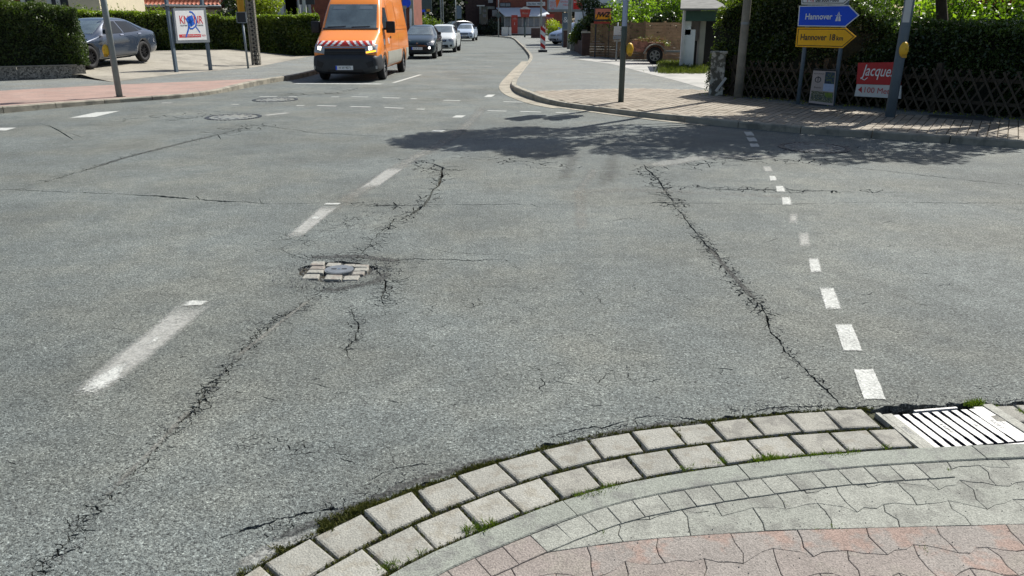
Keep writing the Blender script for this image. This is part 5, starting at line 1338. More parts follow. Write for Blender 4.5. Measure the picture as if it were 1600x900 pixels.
# lattice fence line / Jacques sign / hedge positions
hb0 = stand(1128, 149); hb1 = stand(1600, 188)
FD = (Vector((hb1.x, hb1.y)) - Vector((hb0.x, hb0.y))).normalized(); FB = Vector((-FD.y, FD.x)); FB = FB if FB.y > 0 else -FB
fence = thing('lattice_fence', 'low weathered criss-cross wooden fence in front of the long dark hedge', 'fence', (hb0.x, hb0.y, SZ), math.atan2(FD.y, FD.x))
FL = 9.0; hf_ = .74; sp = .185; n = int(FL / sp)
def slat(sgn):
    bm = bmesh.new(); bx(bm, (0, sgn * .013, hf_ / 2 + .02), (.032, .018, hf_ * 1.16), Matrix.Rotation(sgn * R(31), 4, 'Y'))
    return bobj('slat', bm, M['wood_grey'], fence)
sl = [slat(1), slat(-1)]
for i in range(n):
    for k in (0, 1):
        o = sl[k] if i == 0 else sl[k].copy()
        if i: COL.objects.link(o); o.parent = fence
        o.location = (.3 + i * sp, 0, RND.uniform(-.012, .012)); o.rotation_euler = (0, RND.uniform(-.03, .03), 0)
for z in (.22, .60): box('rail', (FL / 2, .045, z), (FL, .035, .06), M['wood_grey'], fence)
for i in range(5): box('post', (.2 + i * 2.1, .09, .42), (.09, .09, .86), M['wood_grey'], fence)
# pillar
pp = stand(1120, 150); t = thing('gate_pillar', 'stubby stone pillar with flaking white paint at the left end of the lattice fence', 'pillar', (pp.x, pp.y + .1, SZ), -.3)
box('shaft', (0, 0, .44), (.30, .30, .90), M['pillar'], t, bev=.015); box('cap', (0, 0, .91), (.36, .36, .05), M['pillar'], t, bev=.01)
pk = A(1120, 141, pp.y - .18); pk2 = A(1132, 123, pp.y - .1)
tag(box('board_offcut', ((pk.x + pk2.x) / 2, pp.y - .16, (pk.z + pk2.z) / 2), (.05, .02, .34), M['off_white'], rot=Matrix.Rotation(R(34), 4, 'Y')), 'short pale plank leaning against the flaking stone pillar', 'plank')

js = Plane((hb0.x - FB.x * .12, hb0.y - FB.y * .12), FD)
jt = thing('shop_sign', 'red and white wine shop board reading Jacques hung on the lattice fence', 'sign', (js.p0.x, js.p0.y, 0), js.ang)
J = lambda x, y: js.uz(x, y)
r_ = plate('red_board', [J(1339, 131), J(1408, 133), J(1409, 97), J(1342, 98)], -.03, 0, M['wine'], jt); wb = plate('white_board', [J(1336, 150), J(1408, 154), J(1409, 133.6), J(1340, 131.4)], -.032, 0, M['off_white'], jt)
x0, x1 = J(1347, 115)[0], J(1400, 115)[0]; fit_text('Jacques', M['white'], r_, x0, x1, J(1370, 113)[1], .26, -.034, shear=.25, bold=.004)
for a_, b_2 in (((1347, 122), (1352, 125)), ((1352, 125), (1357, 121))):
    q0, q1 = J(*a_), J(*b_2); tube('flourish', [(q0[0], -.033, q0[1]), (q1[0], -.033, q1[1])], .008, M['white'], r_, 6)
x0, x1 = J(1352, 142)[0], J(1403, 142)[0]; fit_text('100 Meter', M['wine'], wb, x0, x1, J(1375, 141.6)[1], .10, -.035)
plate('arrow_mark', [J(1342, 140), J(1348, 135), J(1348, 145)], -.036, -.0325, M['wine'], wb)

def traffic_post(px, py, r_, m, label, btn=None, z=SZ, heads=True, sticker=None, h=3.6, turn=0, name='traffic_light_post', lean=0):
    c = stand(px, py, z); t = thing(name, label, 'traffic light' if heads else 'pole', (c.x, c.y, z), turn)
    tube('pole', [(0, 0, -.02), (lean * .5, 0, h / 2), (lean, 0, h)], [r_ * 1.03, r_, r_ * .97], m, t, 20)
    bm = bmesh.new(); prism_bm(bm, [(r_ * 1.9 * math.cos(a), r_ * 1.9 * math.sin(a)) for a in [6.283 * k / 16 for k in range(16)]], 0, .008); bobj('ground_collar', bm, M['soil'], t)
    if btn:
        zz, side = btn; bm = bmesh.new(); bmesh.ops.create_uvsphere(bm, u_segments=20, v_segments=14, radius=1)
        for v in bm.verts: v.co = Vector((v.co.x * .072, v.co.y * .075, v.co.z * .125 * (1 if v.co.z > 0 else .95)))
        bmesh.ops.translate(bm, verts=bm.verts, vec=(side[0], side[1], zz)); o = bobj('request_button', bm, M['yellow'], t, smooth=True)
        nx = Vector((side[0], side[1], 0)).normalized()
        bm = bmesh.new(); bx(bm, (side[0] * 1.0, side[1] - .045, zz - .10), (.06, .05, .05)); bobj('button_base', bm, M['yellow_dull'], o)
        for dz in (.01, .03): box('hand_symbol', (side[0], side[1] - .073, zz - .01 + dz), (.02, .006, .008), M['yellow_dull'], o)
    if sticker:
        for (z0, z1, mm) in sticker: 
            bm = bmesh.new(); n = 10; a0, a1 = R(-150), R(-50); lo = [bm.verts.new(((r_ + .003) * math.cos(a0 + (a1 - a0) * k / n), (r_ + .003) * math.sin(a0 + (a1 - a0) * k / n), z0)) for k in range(n + 1)]; hi = [bm.verts.new((v.co.x, v.co.y, z1)) for v in lo]
            for k in range(n): bm.faces.new((lo[k], lo[k + 1], hi[k + 1], hi[k]))
            bobj('sticker', bm, M[mm], t)
    if heads:
        for (x, y, z0) in heads:
            hd = box('signal_head', (x, y, z0 + .42), (.30, .22, .84), M['dark'], t, bev=.03)
            for k in range(3):
                zc = z0 + .14 + .28 * k; tube('visor', [(x, y - .11, zc), (x, y - .27, zc)], .10, M['black'], hd, 14)
            box('bracket', (x / 2, y / 2, z0 + .42), (abs(x) + .02, abs(y) + .04, .05), M['dark'], t)
    return t
traffic_post(970, 160.5, .056, M['galv_dark'], 'dark green signal post with a yellow button at the paved street corner', (1.02, (.125, -.02)), heads=[(-.34, 0, 2.35), (.34, 0, 2.35)], sticker=[(1.45, 2.1, 'poster_pale')])
traffic_post(1390, 183.5, .079, M['blue_grey'], 'thick blue grey post with a yellow button in front of the wine shop sign', (1.10, (-.01, -.125)), heads=[(0, .25, 2.4)], sticker=[(1.52, 2.0, 'off_white')], lean=.03)
traffic_post(187, 151.5, .063, M['grey_pole'], 'grey signal post standing on the red cycle path', (.96, (-.11, -.03)), heads=[(.0, .22, 2.5)])
c = stand(1153, 153.5); t = thing('utility_pole', 'tall round concrete pole between the flaking pillar and the signs', 'pole', (c.x, c.y, SZ))
tube('shaft', [(0, 0, -.02), (0, 0, .95), (0.0, 0, 3), (0, 0, 7.5)], [.095, .085, .078, .065], M['conc_pole'], t, 18)
bm = bmesh.new(); tube_bm(bm, [(0, 0, 1.48), (0, 0, 1.53)], .086, 18); bobj('band', bm, M['galv'], t)
c = stand(482, 85); t = thing('lamp_post', 'slender pale street lamp post left of the orange van', 'lamp post', (c.x, c.y, SZ))
tube('pole', [(0, 0, -.02), (0, 0, 1.3), (0, 0, 6.5)], [.12, .10, .07], M['pale_pole'], t, 14); tube('brace', [(.75, 0, 0), (.15, 0, 1.65)], .045, M['pale_pole'], t, 8)
box('sign_back', (.15, 0, 2.6), (.75, .04, .5), M['dark'], t)
c = stand(474, 84.5); tag(tube('sign_post', [(c.x, c.y, SZ - .02), (c.x, c.y, 3.6)], .05, M['pale_pole']), 'thin pale post just left of the street lamp post', 'pole')
# yellow topped post with box, lattice mast
c = stand(388, 107); t = thing('signal_post', 'thin post with a framed grey box and a yellow upper tube', 'post', (c.x, c.y, SZ))
tube('pole', [(0, 0, 0), (-.02, 0, 1.6)], .036, M['galv'], t); tube('yellow_tube', [(-.02, 0, 1.86), (-.04, 0, 3.4)], .115, M['yellow_dull'], t, 14)
box('box', (-.02, 0, 1.68), (.30, .12, .32), M['dark'], t, bev=.02); 
for dx in (-.16, .16): box('frame_bar', (-.02 + dx, -.07, 1.68), (.025, .02, .36), M['galv'], t)
for dz in (-.17, .17): box('frame_bar', (-.02, -.07, 1.68 + dz), (.34, .02, .025), M['galv'], t)
c = stand(401, 101.5); t = thing('lattice_mast', 'short pale perforated lattice mast behind the yellow topped post', 'mast', (c.x, c.y, SZ), .15)
box('core', (0, 0, 1.15), (.12, .12, 2.28), M['dark'], t)
for sx_ in (-1, 1):
    for sy in (-1, 1): box('corner_bar', (sx_ * .13, sy * .13, 1.16), (.045, .045, 2.32), M['conc_pole'], t)
for k in range(15):
    for sg in (-1, 1): box('strap', (0, -.135, .12 + k * .148), (.045, .02, .29), M['conc_pole'], t, rot=Matrix.Rotation(sg * R(52), 4, 'Y'))
for k in range(15):
    for sg in (-1, 1): box('strap', (.135, 0, .12 + k * .148), (.02, .045, .29), M['conc_pole'], t, rot=Matrix.Rotation(sg * R(52), 4, 'X'))
box('cap', (0, 0, 2.34), (.30, .30, .04), M['dull_red'], t)

# advertising board
p1, p2 = stand(277, 114), stand(330, 108); bp_ = Plane((p1.x, p1.y), (p2.x - p1.x, (p2.y - p1.y) * .35))
bt = thing('advertising_board', 'framed advertising board on two posts with blue spray paint over its red letters', 'advertising board', (p1.x, p1.y, 0), bp_.ang)
B = lambda x, y: bp_.uz(x, y)
u2 = B(330, 108)[0]
for u in (0, u2): box('post', (u, .03, .08 + 1.12), (.09, .09, 2.24), M['blue_grey'], bt)
zt = B(290, 8.5)[1]; box('roof_bar', (u2 / 2, .03, zt), (u2 + .26, .18, .05), M['galv'], bt)
fr = plate('frame', [B(273.5, 67.5), B(326, 66), B(319, 12), B(268, 13)], -.06, .02, M['galv'], bt)
fq = [B(276, 63), B(321, 62), B(315.5, 16), B(270.5, 17)]; fc = plate('panel_face', fq, -.064, -.0601, M['white'], fr)
def F(s, t): return (fq[0][0] * (1 - s) * (1 - t) + fq[1][0] * s * (1 - t) + fq[2][0] * s * t + fq[3][0] * (1 - s) * t, fq[0][1] * (1 - s) * (1 - t) + fq[1][1] * s * (1 - t) + fq[2][1] * s * t + fq[3][1] * (1 - s) * t)
hF = F(.5, 1)[1] - F(.5, 0)[1]; f0, f1 = F(.13, .7), F(.93, .7)
fit_text('KNUNR', M['sign_text_red'], fc, f0[0], f1[0], f0[1], hF * .27, -.066, bold=.012)
f0, f1 = F(.14, .5), F(.36, .5); fit_text('PLATTEN', M['dark'], fc, f0[0], f1[0], f0[1], hF * .05, -.066); f0, f1 = F(.68, .5), F(.93, .5); fit_text('SCHILDER', M['dark'], fc, f0[0], f1[0], f0[1], hF * .05, -.066)
bd = plate('red_band', [F(.05, .09), F(.80, .09), F(.80, .20), F(.05, .20)], -.066, -.0641, M['sign_text_red'], fc); f0, f1 = F(.16, .145), F(.76, .145); fit_text('Kein Licht (Plakate)', M['white'], bd, f0[0], f1[0], f0[1], hF * .065, -.068)
f0, f1 = F(.83, .145), F(.97, .145); fit_text('>>>', M['sign_text_red'], fc, f0[0], f1[0], f0[1], hF * .08, -.066)
def spray(pts, r_): 
    q = [F(*p) for p in pts]; bm = bmesh.new()
    for (a, b) in zip(q, q[1:]):
        d = Vector((b[0] - a[0], b[1] - a[1])); l = d.length; n_ = Vector((-d.y, d.x)) / max(l, 1e-6) * r_; e = d / max(l, 1e-6) * r_ * .5
        vs = [bm.verts.new((x, -.069, z)) for x, z in ((a[0] - e.x + n_.x, a[1] - e.y + n_.y), (b[0] + e.x + n_.x, b[1] + e.y + n_.y), (b[0] + e.x - n_.x, b[1] + e.y - n_.y), (a[0] - e.x - n_.x, a[1] - e.y - n_.y))]; bm.faces.new(vs)
    bobj('spray_line', bm, M['spray'], fc)
spray([(.50, .96), (.58, .94), (.66, .84), (.70, .70), (.70, .58), (.64, .46), (.54, .39), (.46, .39), (.40, .46)], .022)
spray([(.42, .46), (.36, .30), (.28, .12)], .028); spray([(.64, .48), (.72, .36), (.78, .26)], .016)
spray([(.40, .66), (.46, .70), (.56, .74)], .09); spray([(.42, .56), (.50, .55), (.58, .60)], .075)

# beacon
c = stand(848, 81.5); t = thing('traffic_beacon', 'red and white striped warning beacon on the footway', 'beacon', (c.x, c.y, SZ), .05)
box('base', (0, .03, .06), (.46, .40, .12), M['dark'], t, bev=.02); pn = box('panel', (0, 0, .12 + .58), (.27, .04, 1.12), M['white'], t)
for k in range(3):
    z = .22 + k * .42; plate('stripe', [(-.132, z + .10), (.132, z - .10), (.132, z + .10), (-.132, z + .30)], -.024, -.0201, M['red'], pn)
tube('lamp_stub', [(0, 0, 1.26), (0, 0, 1.34)], .03, M['off_white'], t)

# info board with letter box behind the green post
Yb = 33.0
def wall_item(name, label, cat, px0, py0, px1, py1, Y, m, th=.05, parent=None):
    a = A(px0, py0, Y); b = A(px1, py1, Y); o = box(name, ((a.x + b.x) / 2, Y + th / 2, (a.z + b.z) / 2), (abs(b.x - a.x), th, abs(a.z - b.z)), m, parent)
    if label: tag(o, label, cat)
    return o
c = A(967, 88, Yb); t = thing('notice_board', 'white notice board with letter boxes below it, by the wooden fence', 'notice board', (0, 0, 0))
nb_ = wall_item('board', None, None, 959.5, 41, 976, 55, Yb - .03, M['off_white'], .05, t); wall_item('letter_box', None, None, 959, 56, 977, 61.5, Yb - .1, M['galv'], .2, t); wall_item('letter_box', None, None, 960, 62.5, 976, 65, Yb - .08, M['grey_wall'], .2, t)
q = A(970.5, 48, Yb - .06); text('2', .14, M['dark'], nb_, (q.x, Yb - .035, q.z + .03)); text('-------', .08, M['dark'], nb_, (q.x, Yb - .035, q.z - .07))
for px in (963, 974): a = A(px, 88, Yb); tube('post', [(a.x, Yb, .05), (a.x, Yb, 1.6)], .03, M['galv'], t)
def X(px, Y, py=60): return A(px, py, Y).x
def ZZ(py, Y, px=800): return A(px, py, Y).z
# ================================================================== HEDGES AND TREES, RIGHT
def inl(u, t): q = Vector((hb0.x, hb0.y)) + FD * u + FB * t; return (q.x, q.y)
hedge('long dark privet hedge behind the lattice fence on the right', inl(-.35, .28), inl(9.6, .28), 1.1, [(0, 1.75), (.05, 2.0), (.1, 2.25), (.22, 2.25), (.30, 1.9), (.38, 1.52), (.6, 1.5), (.75, 1.62), (1, 1.74)], SZ, M['privet_dark'], 95000, .065, bulge=.17, under=.02, core=True, top_sun=.75)
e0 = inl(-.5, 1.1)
hedge('tall leafy end of hedge with sunlit yellow green top beside the drive', inl(-.55, .15), inl(2.2, .45), 2.0, [(0, 1.6), (.15, 2.1), (.5, 2.4), (1, 2.2)], SZ, M['privet'], 30000, .06, bulge=.2, under=.25, top_sun=.9, stems=False)
sheet('lawn_ground', [inl(-1, 1.6), inl(14, 1.6), inl(14, 12), inl(-1, 12)], SZ + .008, mat('lawn soil', (.07, .10, .02), .9, .3, 5), kind='structure')
lp = []
for i in range(9000):
    q = inl(RND.uniform(4.0, 11), RND.uniform(1.5, 4.5)); lp.append((q[0], q[1], SZ + .008, 1))
tufts(lp, M['lawn'], 'lawn', n=2, h=.07, spread=.04, wdt=.006)
TG = 'trees behind the long hedge'
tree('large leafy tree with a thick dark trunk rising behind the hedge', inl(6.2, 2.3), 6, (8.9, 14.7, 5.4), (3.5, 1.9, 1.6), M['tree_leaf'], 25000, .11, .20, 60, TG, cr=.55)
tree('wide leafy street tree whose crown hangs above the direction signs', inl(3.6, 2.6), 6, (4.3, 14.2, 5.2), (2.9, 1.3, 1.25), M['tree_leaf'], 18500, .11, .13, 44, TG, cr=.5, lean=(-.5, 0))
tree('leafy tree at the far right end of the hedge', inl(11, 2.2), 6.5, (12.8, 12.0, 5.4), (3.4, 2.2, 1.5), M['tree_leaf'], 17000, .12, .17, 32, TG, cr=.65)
# sunlit bushes seen over the hedge
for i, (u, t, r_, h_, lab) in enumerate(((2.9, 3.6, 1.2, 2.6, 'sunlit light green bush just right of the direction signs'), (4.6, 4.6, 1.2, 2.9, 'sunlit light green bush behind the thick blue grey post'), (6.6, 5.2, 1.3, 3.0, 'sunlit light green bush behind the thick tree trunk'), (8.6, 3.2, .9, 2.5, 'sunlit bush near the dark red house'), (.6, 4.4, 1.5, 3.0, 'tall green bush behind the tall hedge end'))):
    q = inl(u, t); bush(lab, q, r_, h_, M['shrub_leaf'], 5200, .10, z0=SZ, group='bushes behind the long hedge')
q = (X(1700, 19.5), 20.5); t = thing('garden_house', 'dark brick house with red brown eaves at the right edge behind the hedge', 'house', (q[0], q[1], SZ), -.25)
box('wall', (0, 0, 1.3), (6, 3.5, 2.6), M['brick_dark'], t); box('eaves', (0, -1.9, 2.05), (6.4, .5, .28), M['dull_red'], t); box('roof', (0, 0, 2.9), (6.6, 4.4, .6), M['tile_dark'], t)

# fallen bits on the paving under the hedge
lpts = np.array([list(inl(RND.uniform(-.4, 9), -abs(RND.gauss(0, .22)) + .1)) + [SZ + .022] for _ in range(420)])
leaf_mesh('fallen_leaves', lpts, .035, M['hedge_yellow'], kind='stuff', aspect=.7)

# ================================================================== RIGHT YARD
YF = 33.2
ft = thing('wooden_fence', 'light brown plank fence panels behind the cart and the notice board', 'fence', (0, 0, 0))
def fence_panel(root, x0, x1, y0, y1, z0, z1, m, npl, post=True):
    L = math.hypot(x1 - x0, y1 - y0); ang_ = math.atan2(y1 - y0, x1 - x0); mx, my = (x0 + x1) / 2, (y0 + y1) / 2; hp = (z1 - z0) / npl
    for k in range(npl): box('plank', (mx, my + RND.uniform(-.006, .006) + (.012 if k % 2 else 0), z0 + hp * (k + .5)), (L - .02, .02, hp * .93), m, root, rot=ang_)
    if post: box('post', (x1, y1 + .02, (z0 + z1) / 2 + .02), (.09, .09, z1 - z0 + .06), m, root, rot=ang_)
xs = [X(978, YF), X(1007, YF), X(1036, YF), X(1069, YF - 1.2)]
for i in range(3): fence_panel(ft, xs[i], xs[i + 1], YF + (0.1 if i < 2 else -.2), YF + (.1 if i < 1 else -.2 if i < 2 else -1.1), .12, ZZ(35, YF), M['wood_light' if i else 'wood'], 12)
ft2 = thing('wooden_fence', 'dark weathered plank fence under the orange poster', 'fence', (0, 0, 0))
fence_panel(ft2, X(922, 36.5), X(946, 36.5), 36.5, 36.3, .1, ZZ(36, 36.5), M['wood'], 13); fence_panel(ft2, X(946, 36.4), X(982, 35), 36.3, 34.6, .1, ZZ(35, 35.5), M['wood'], 13)
ps = thing('graffiti_poster', 'orange and amber poster with black graffiti above the dark plank fence', 'poster', (0, 0, 0)); YP = 36.0
a = A(928, 33, YP); b = A(957.5, 12, YP); box('frame', ((a.x + b.x) / 2, YP + .03, (a.z + b.z) / 2), (b.x - a.x, .06, b.z - a.z), M['dark'], ps)
a2 = A(929.7, 31.5, YP); b2 = A(955.5, 13.7, YP); w_ = b2.x - a2.x; h_ = b2.z - a2.z
pf_ = box('poster_top', ((a2.x + b2.x) / 2, YP - .006, a2.z + h_ * .72), (w_, .006, h_ * .56), mat('salmon poster', (.62, .20, .12), .5, .1, 4), ps); pa = box('poster_foot', ((a2.x + b2.x) / 2, YP - .0065, a2.z + h_ * .29), (w_, .007, h_ * .42), M['orange_sign2'], ps)
text('JWZ', h_ * .62, M['black'], ps, ((a2.x + b2.x) / 2 - .02, YP - .014, a2.z + h_ * .46), sx=1.0, shear=.3, bold=.01); 
for k in range(4): tube('graffiti_line', [(a2.x + w_ * (.15 + .2 * k), YP - .014, a2.z + h_ * .35), (a2.x + w_ * (.22 + .2 * k), YP - .014, a2.z + h_ * .58), (a2.x + w_ * (.30 + .18 * k), YP - .014, a2.z + h_ * .34)], .018, M['black'], ps, 5)
box('leg', (a.x + .1, YP + .07, .9), (.06, .06, 1.8), M['dark'], ps); box('leg', (b.x - .1, YP + .07, .9), (.06, .06, 1.8), M['dark'], ps)
box('red_scallop', ((a.x + b.x) / 2, YP - .02, a.z - .06), (b.x - a.x, .03, .09), M['dull_red'], ps)

# garden cart
cc_ = P(1022, 100, SZ); YC = cc_.y; t = thing('garden_cart', 'rusty red single axle trailer loaded with cut branches before the plank fence', 'trailer', (cc_.x, YC, SZ))
wz = .33; wheel(t, 0, 0, .31, .16, -1, 'dark' if False else 'rim_silver', 6)
t.rotation_euler = (0, 0, R(90) * 0)
# wheel axle along y: rotate the wheel children
for o in list(t.children): o.rotation_euler = (0, 0, R(90))
xl = X(997, YC) - cc_.x; xr = X(1040, YC) - cc_.x
bm = bmesh.new(); bx(bm, ((xl + xr) / 2, .55, .62), (xr - xl, .9, .34)); bobj('bed', bm, M['trailer'], t)
box('side_board', ((xl - .02) / 2 - .25, .07, .66), (.62, .03, .36), M['trailer'], t)
bm = bmesh.new(); prev = None
for k in range(15):
    a_ = R(10 + 160 * k / 14); pts_ = [(.40 * math.cos(a_), y_, .31 + .40 * math.sin(a_)) for y_ in (-.12, .12)] + [(.44 * math.cos(a_), y_, .31 + .44 * math.sin(a_)) for y_ in (.12, -.12)]
    ring = [bm.verts.new(p_) for p_ in pts_]
    if prev:
        for i in range(4): bm.faces.new((prev[i], prev[(i + 1) % 4], ring[(i + 1) % 4], ring[i]))
    prev = ring
bmesh.ops.recalc_face_normals(bm, faces=bm.faces); bobj('mudguard', bm, M['conc_pole'], t); box('drawbar', (xr + .35, .55, .45), (.9, .08, .08), M['galv'], t)
bt_ = thing('branch_pile', 'heap of cut leafy branches lying on the rusty cart', 'branches', (cc_.x, YC + .5, .9))
bm = bmesh.new()
for k in range(26):
    x = RND.uniform(xl * .8, xr); an = RND.uniform(-.5, .5); tube_bm(bm, [(x - .3, RND.uniform(-.4, .3), RND.uniform(0, .1)), (x + .35, RND.uniform(-.4, .3), RND.uniform(-.05, .22) - .18 * max(0, x))], [.018, .006], 5)
bobj('twig', bm, M['wood_light'], bt_, kind='stuff')
pts_ = np.array([(RND.uniform(xl * .9, xr + .25), RND.uniform(-.5, .4), 0) for _ in range(900)]); pts_[:, 2] = .05 + NPR.normal(.0, .07, 900) - .22 * np.clip(pts_[:, 0], 0, 2)
leaf_mesh('foliage', pts_[:520], .06, M['weed'], bt_)
gp_ = []
for i in range(900): q = A(RND.uniform(1030, 1110), 100, 1); yy = RND.uniform(24.5, 30.5); gp_.append((X(RND.uniform(1035, 1108), yy), yy, SZ + .004, RND.uniform(.6, 1.5)))
tufts(gp_, M['weed'], 'rough_grass', n=6, h=.13, spread=.12, wdt=.007)

# small white outbuilding with green fascia
YH = 27.0; t = thing('garden_shed', 'small white rendered shed with green fascia and felt roof beside the hedge', 'shed', (0, 0, 0))
x0, x1 = X(1068, YH), X(1086, YH); xe = X(1125, YH)
box('wall', ((x0 + x1) / 2, YH + .1, .72), (x1 - x0, .2, 1.3), M['pale_wall'], t); box('corner_post', (x0 - .03, YH - .02, 1.02), (.09, .14, 1.9), M['off_white'], t)
box('wall', (x0 + .12, YH + .1, 1.55), (.22, .2, .7), M['pale_wall'], t); box('door', (X(1083, YH), YH + .35, 1.5), (.55, .05, 1.0), mat('grey door', (.20, .18, .17), .7, .1, 4), t)
box('side_wall', (X(1099, YH), YH + .3, 1.0), (.18, .3, 1.9), M['grey_wall'], t); box('room_shade_block', (X(1092, YH) + .55, YH + 1.2, 1.0), (1.5, .5, 1.8), M['black'], t)  # black block stands in for the shaded inside of the shed
box('fascia', ((x0 + xe) / 2 + .0, YH - .12, 1.80), (xe - x0, .12, .32), M['green_board'], t)
bm = bmesh.new(); vs = [bm.verts.new(p_) for p_ in ((x0 - .25, YH - .35, 1.98), (xe + .2, YH - .35, 1.98), (xe + .2, YH + 3.2, 2.5), (x0 + .5, YH + 3.2, 2.5), (x0 - .25, YH - .35, 2.04), (xe + .2, YH - .35, 2.04), (xe + .2, YH + 3.2, 2.56), (x0 + .5, YH + 3.2, 2.56))]
for f in ((0, 1, 2, 3), (4, 5, 6, 7), (0, 1, 5, 4), (1, 2, 6, 5), (2, 3, 7, 6), (3, 0, 4, 7)): bm.faces.new([vs[i] for i in f])
bmesh.ops.recalc_face_normals(bm, faces=bm.faces); bobj('roof', bm, M['felt'], t)

# brick pillars and low wall along the footway
def block(name, label, cat, px0, px1, pyt, Y, m, dep=.4, z0=0.03, cap=None, g=None):
    a = X(px0, Y, pyt); b = X(px1, Y, pyt); zt = ZZ(pyt, Y); t = thing(name, label, cat, ((a + b) / 2, Y + dep / 2, z0), 0, g)
    box('shaft', (0, 0, (zt - z0) / 2), (b - a, dep, zt - z0), m, t)
    if cap: box('coping', (0, 0, zt - z0 + .02), (b - a + .06, dep + .06, .05), cap, t)
    return t
G_ = 'brick pillars along the footway'
block('brick_pillar', 'dark brick pillar nearest the weathered fence', 'pillar', 910, 922.5, 51.5, 38.0, M['brick_dark'], .38, cap=M['grey_wall'], g=G_)
block('brick_pillar', 'dark brick pillar just left of the tall lamp post', 'pillar', 881, 889, 47.5, 50.5, M['brick_dark'], .38, cap=M['grey_wall'], g=G_)
block('concrete_post', 'pale grey concrete block post between the two dark pillars', 'post', 892, 898, 57, 44.5, M['grey_wall'], .4)
tw = thing('garden_wall', 'low dark brick wall running between the pillars', 'wall', (0, 0, 0)); xa, xb = X(897, 44.5), X(911, 38.2); Lw = math.hypot(xb - xa, 6.3)
box('wall', ((xa + xb) / 2 + .15, 41.4, .38), (Lw, .24, .7), M['brick_dark'], tw, rot=math.atan2(-6.3, xb - xa)); box('railing', ((xa + xb) / 2 + .2, 41.4, 1.0), (Lw, .05, .5), M['black'], tw, rot=math.atan2(-6.3, xb - xa))
c = P(889.5, 71, SZ); t = thing('lamp_post', 'tall grey lamp post beside the dark brick pillars', 'lamp post', (c.x, 48, SZ)); t.location.x = X(889.5, 48); tube('pole', [(0, 0, 0), (0, 0, 7)], [.13, .09], M['grey_pole'], t, 12)
bush('dark green climbing shrub over the low brick wall', (X(910, 42.5), 42.5), 1.0, 2.0, M['privet'], 3600, .10, z0=SZ)
bush('dark leafy shrub left of the orange poster', (X(922, 41), 41.5), 1.1, 3.6, M['privet_dark'], 4200, .12, z0=SZ)
GB = 'bushes over the plank fence'
for px, Y, r_, h_, m_, lab in ((965, 37.5, 1.3, 3.0, 'shrub_leaf', 'bright green bush right of the orange poster'), (1002, 36, 1.5, 2.75, 'shrub_leaf', 'bright green bush over the middle of the plank fence'), (1030, 39, 1.6, 3.5, 'privet', 'darker bush over the right of the plank fence'), (1060, 38, 1.5, 3.2, 'shrub_leaf', 'bright green bush behind the shed roof'), (1100, 35, 1.8, 3.3, 'privet', 'green bush above the shed and the hedge end'), (1040, 33.9, .7, 2.3, 'privet_dark', 'dark bush between fence and shed')):
    bush(lab, (X(px, Y), Y), r_, h_, M[m_], 5200, .12, z0=SZ, group=GB, blobs=12)
tree('dark garden tree behind the bright bushes on the right', (8.5, 44), 8, (8.6, 44, 5), (3.4, 2, 2.5), M['privet_dark'], 9000, .22, .2, 30, cr=1.0)
t = thing('house', 'pale blue house just visible behind the green signal post', 'house', (X(1000, 58), 60, 0)); box('wall', (0, 0, 3.5), (9, 4, 7), M['pale_wall'], t)
for dx in (-1.5, 1.0): wdw = box('window', (dx, -2.03, 3.6), (.9, .06, .8), M['window'], t)

# billboard on a post
YB = 52.0; t = thing('billboard', 'large pale and red billboard on a grey post behind the parked cars', 'billboard', (0, 0, 0))
a = A(855, 18.5, YB); b = A(912, -22, YB)
fr = box('frame', ((a.x + b.x) / 2, YB + .1, (a.z + b.z) / 2), (b.x - a.x, .2, b.z - a.z), M['grey_pole'], t); xr_ = X(893, YB)
box('pale_sheet', ((a.x + .08 + xr_) / 2, YB - .003, (a.z + b.z) / 2 + .06), (xr_ - a.x - .1, .006, b.z - a.z - .2), M['pale_print'], t); box('red_sheet', ((xr_ + b.x) / 2, YB - .003, (a.z + b.z) / 2 + .06), (b.x - xr_ - .12, .006, b.z - a.z - .2), M['red'], t)
plate('orange_wedge', [(X(866, YB), ZZ(-6, YB)), (X(876, YB), ZZ(-6, YB)), (X(869, YB), ZZ(13, YB))], YB - .012, YB - .007, M['orange_sign'], t)
for k, (px, py, s_) in enumerate(((861, 4, 'GELD'), (880, 3, 'SPAREN'), (862, 9, 'JETZT'), (882, 8, 'MEHR'), (861, 14, 'SIE'))): text(s_, .18, M['sign_text_red'], t, (X(px + 2, YB), YB - .008, ZZ(py, YB)))
text('S', .22, M['white'], t, (X(906, YB), YB - .008, ZZ(12, YB)), bold=.02); text('Sparkasse', .13, M['white'], t, (X(901, YB), YB - .008, ZZ(3, YB)))
box('post', (X(885, YB), YB + .25, 1.1), (.55, .2, 2.2), M['blue_grey'], t); text('&', .5, M['white'], t, (X(883.5, YB), YB + .14, 1.75))

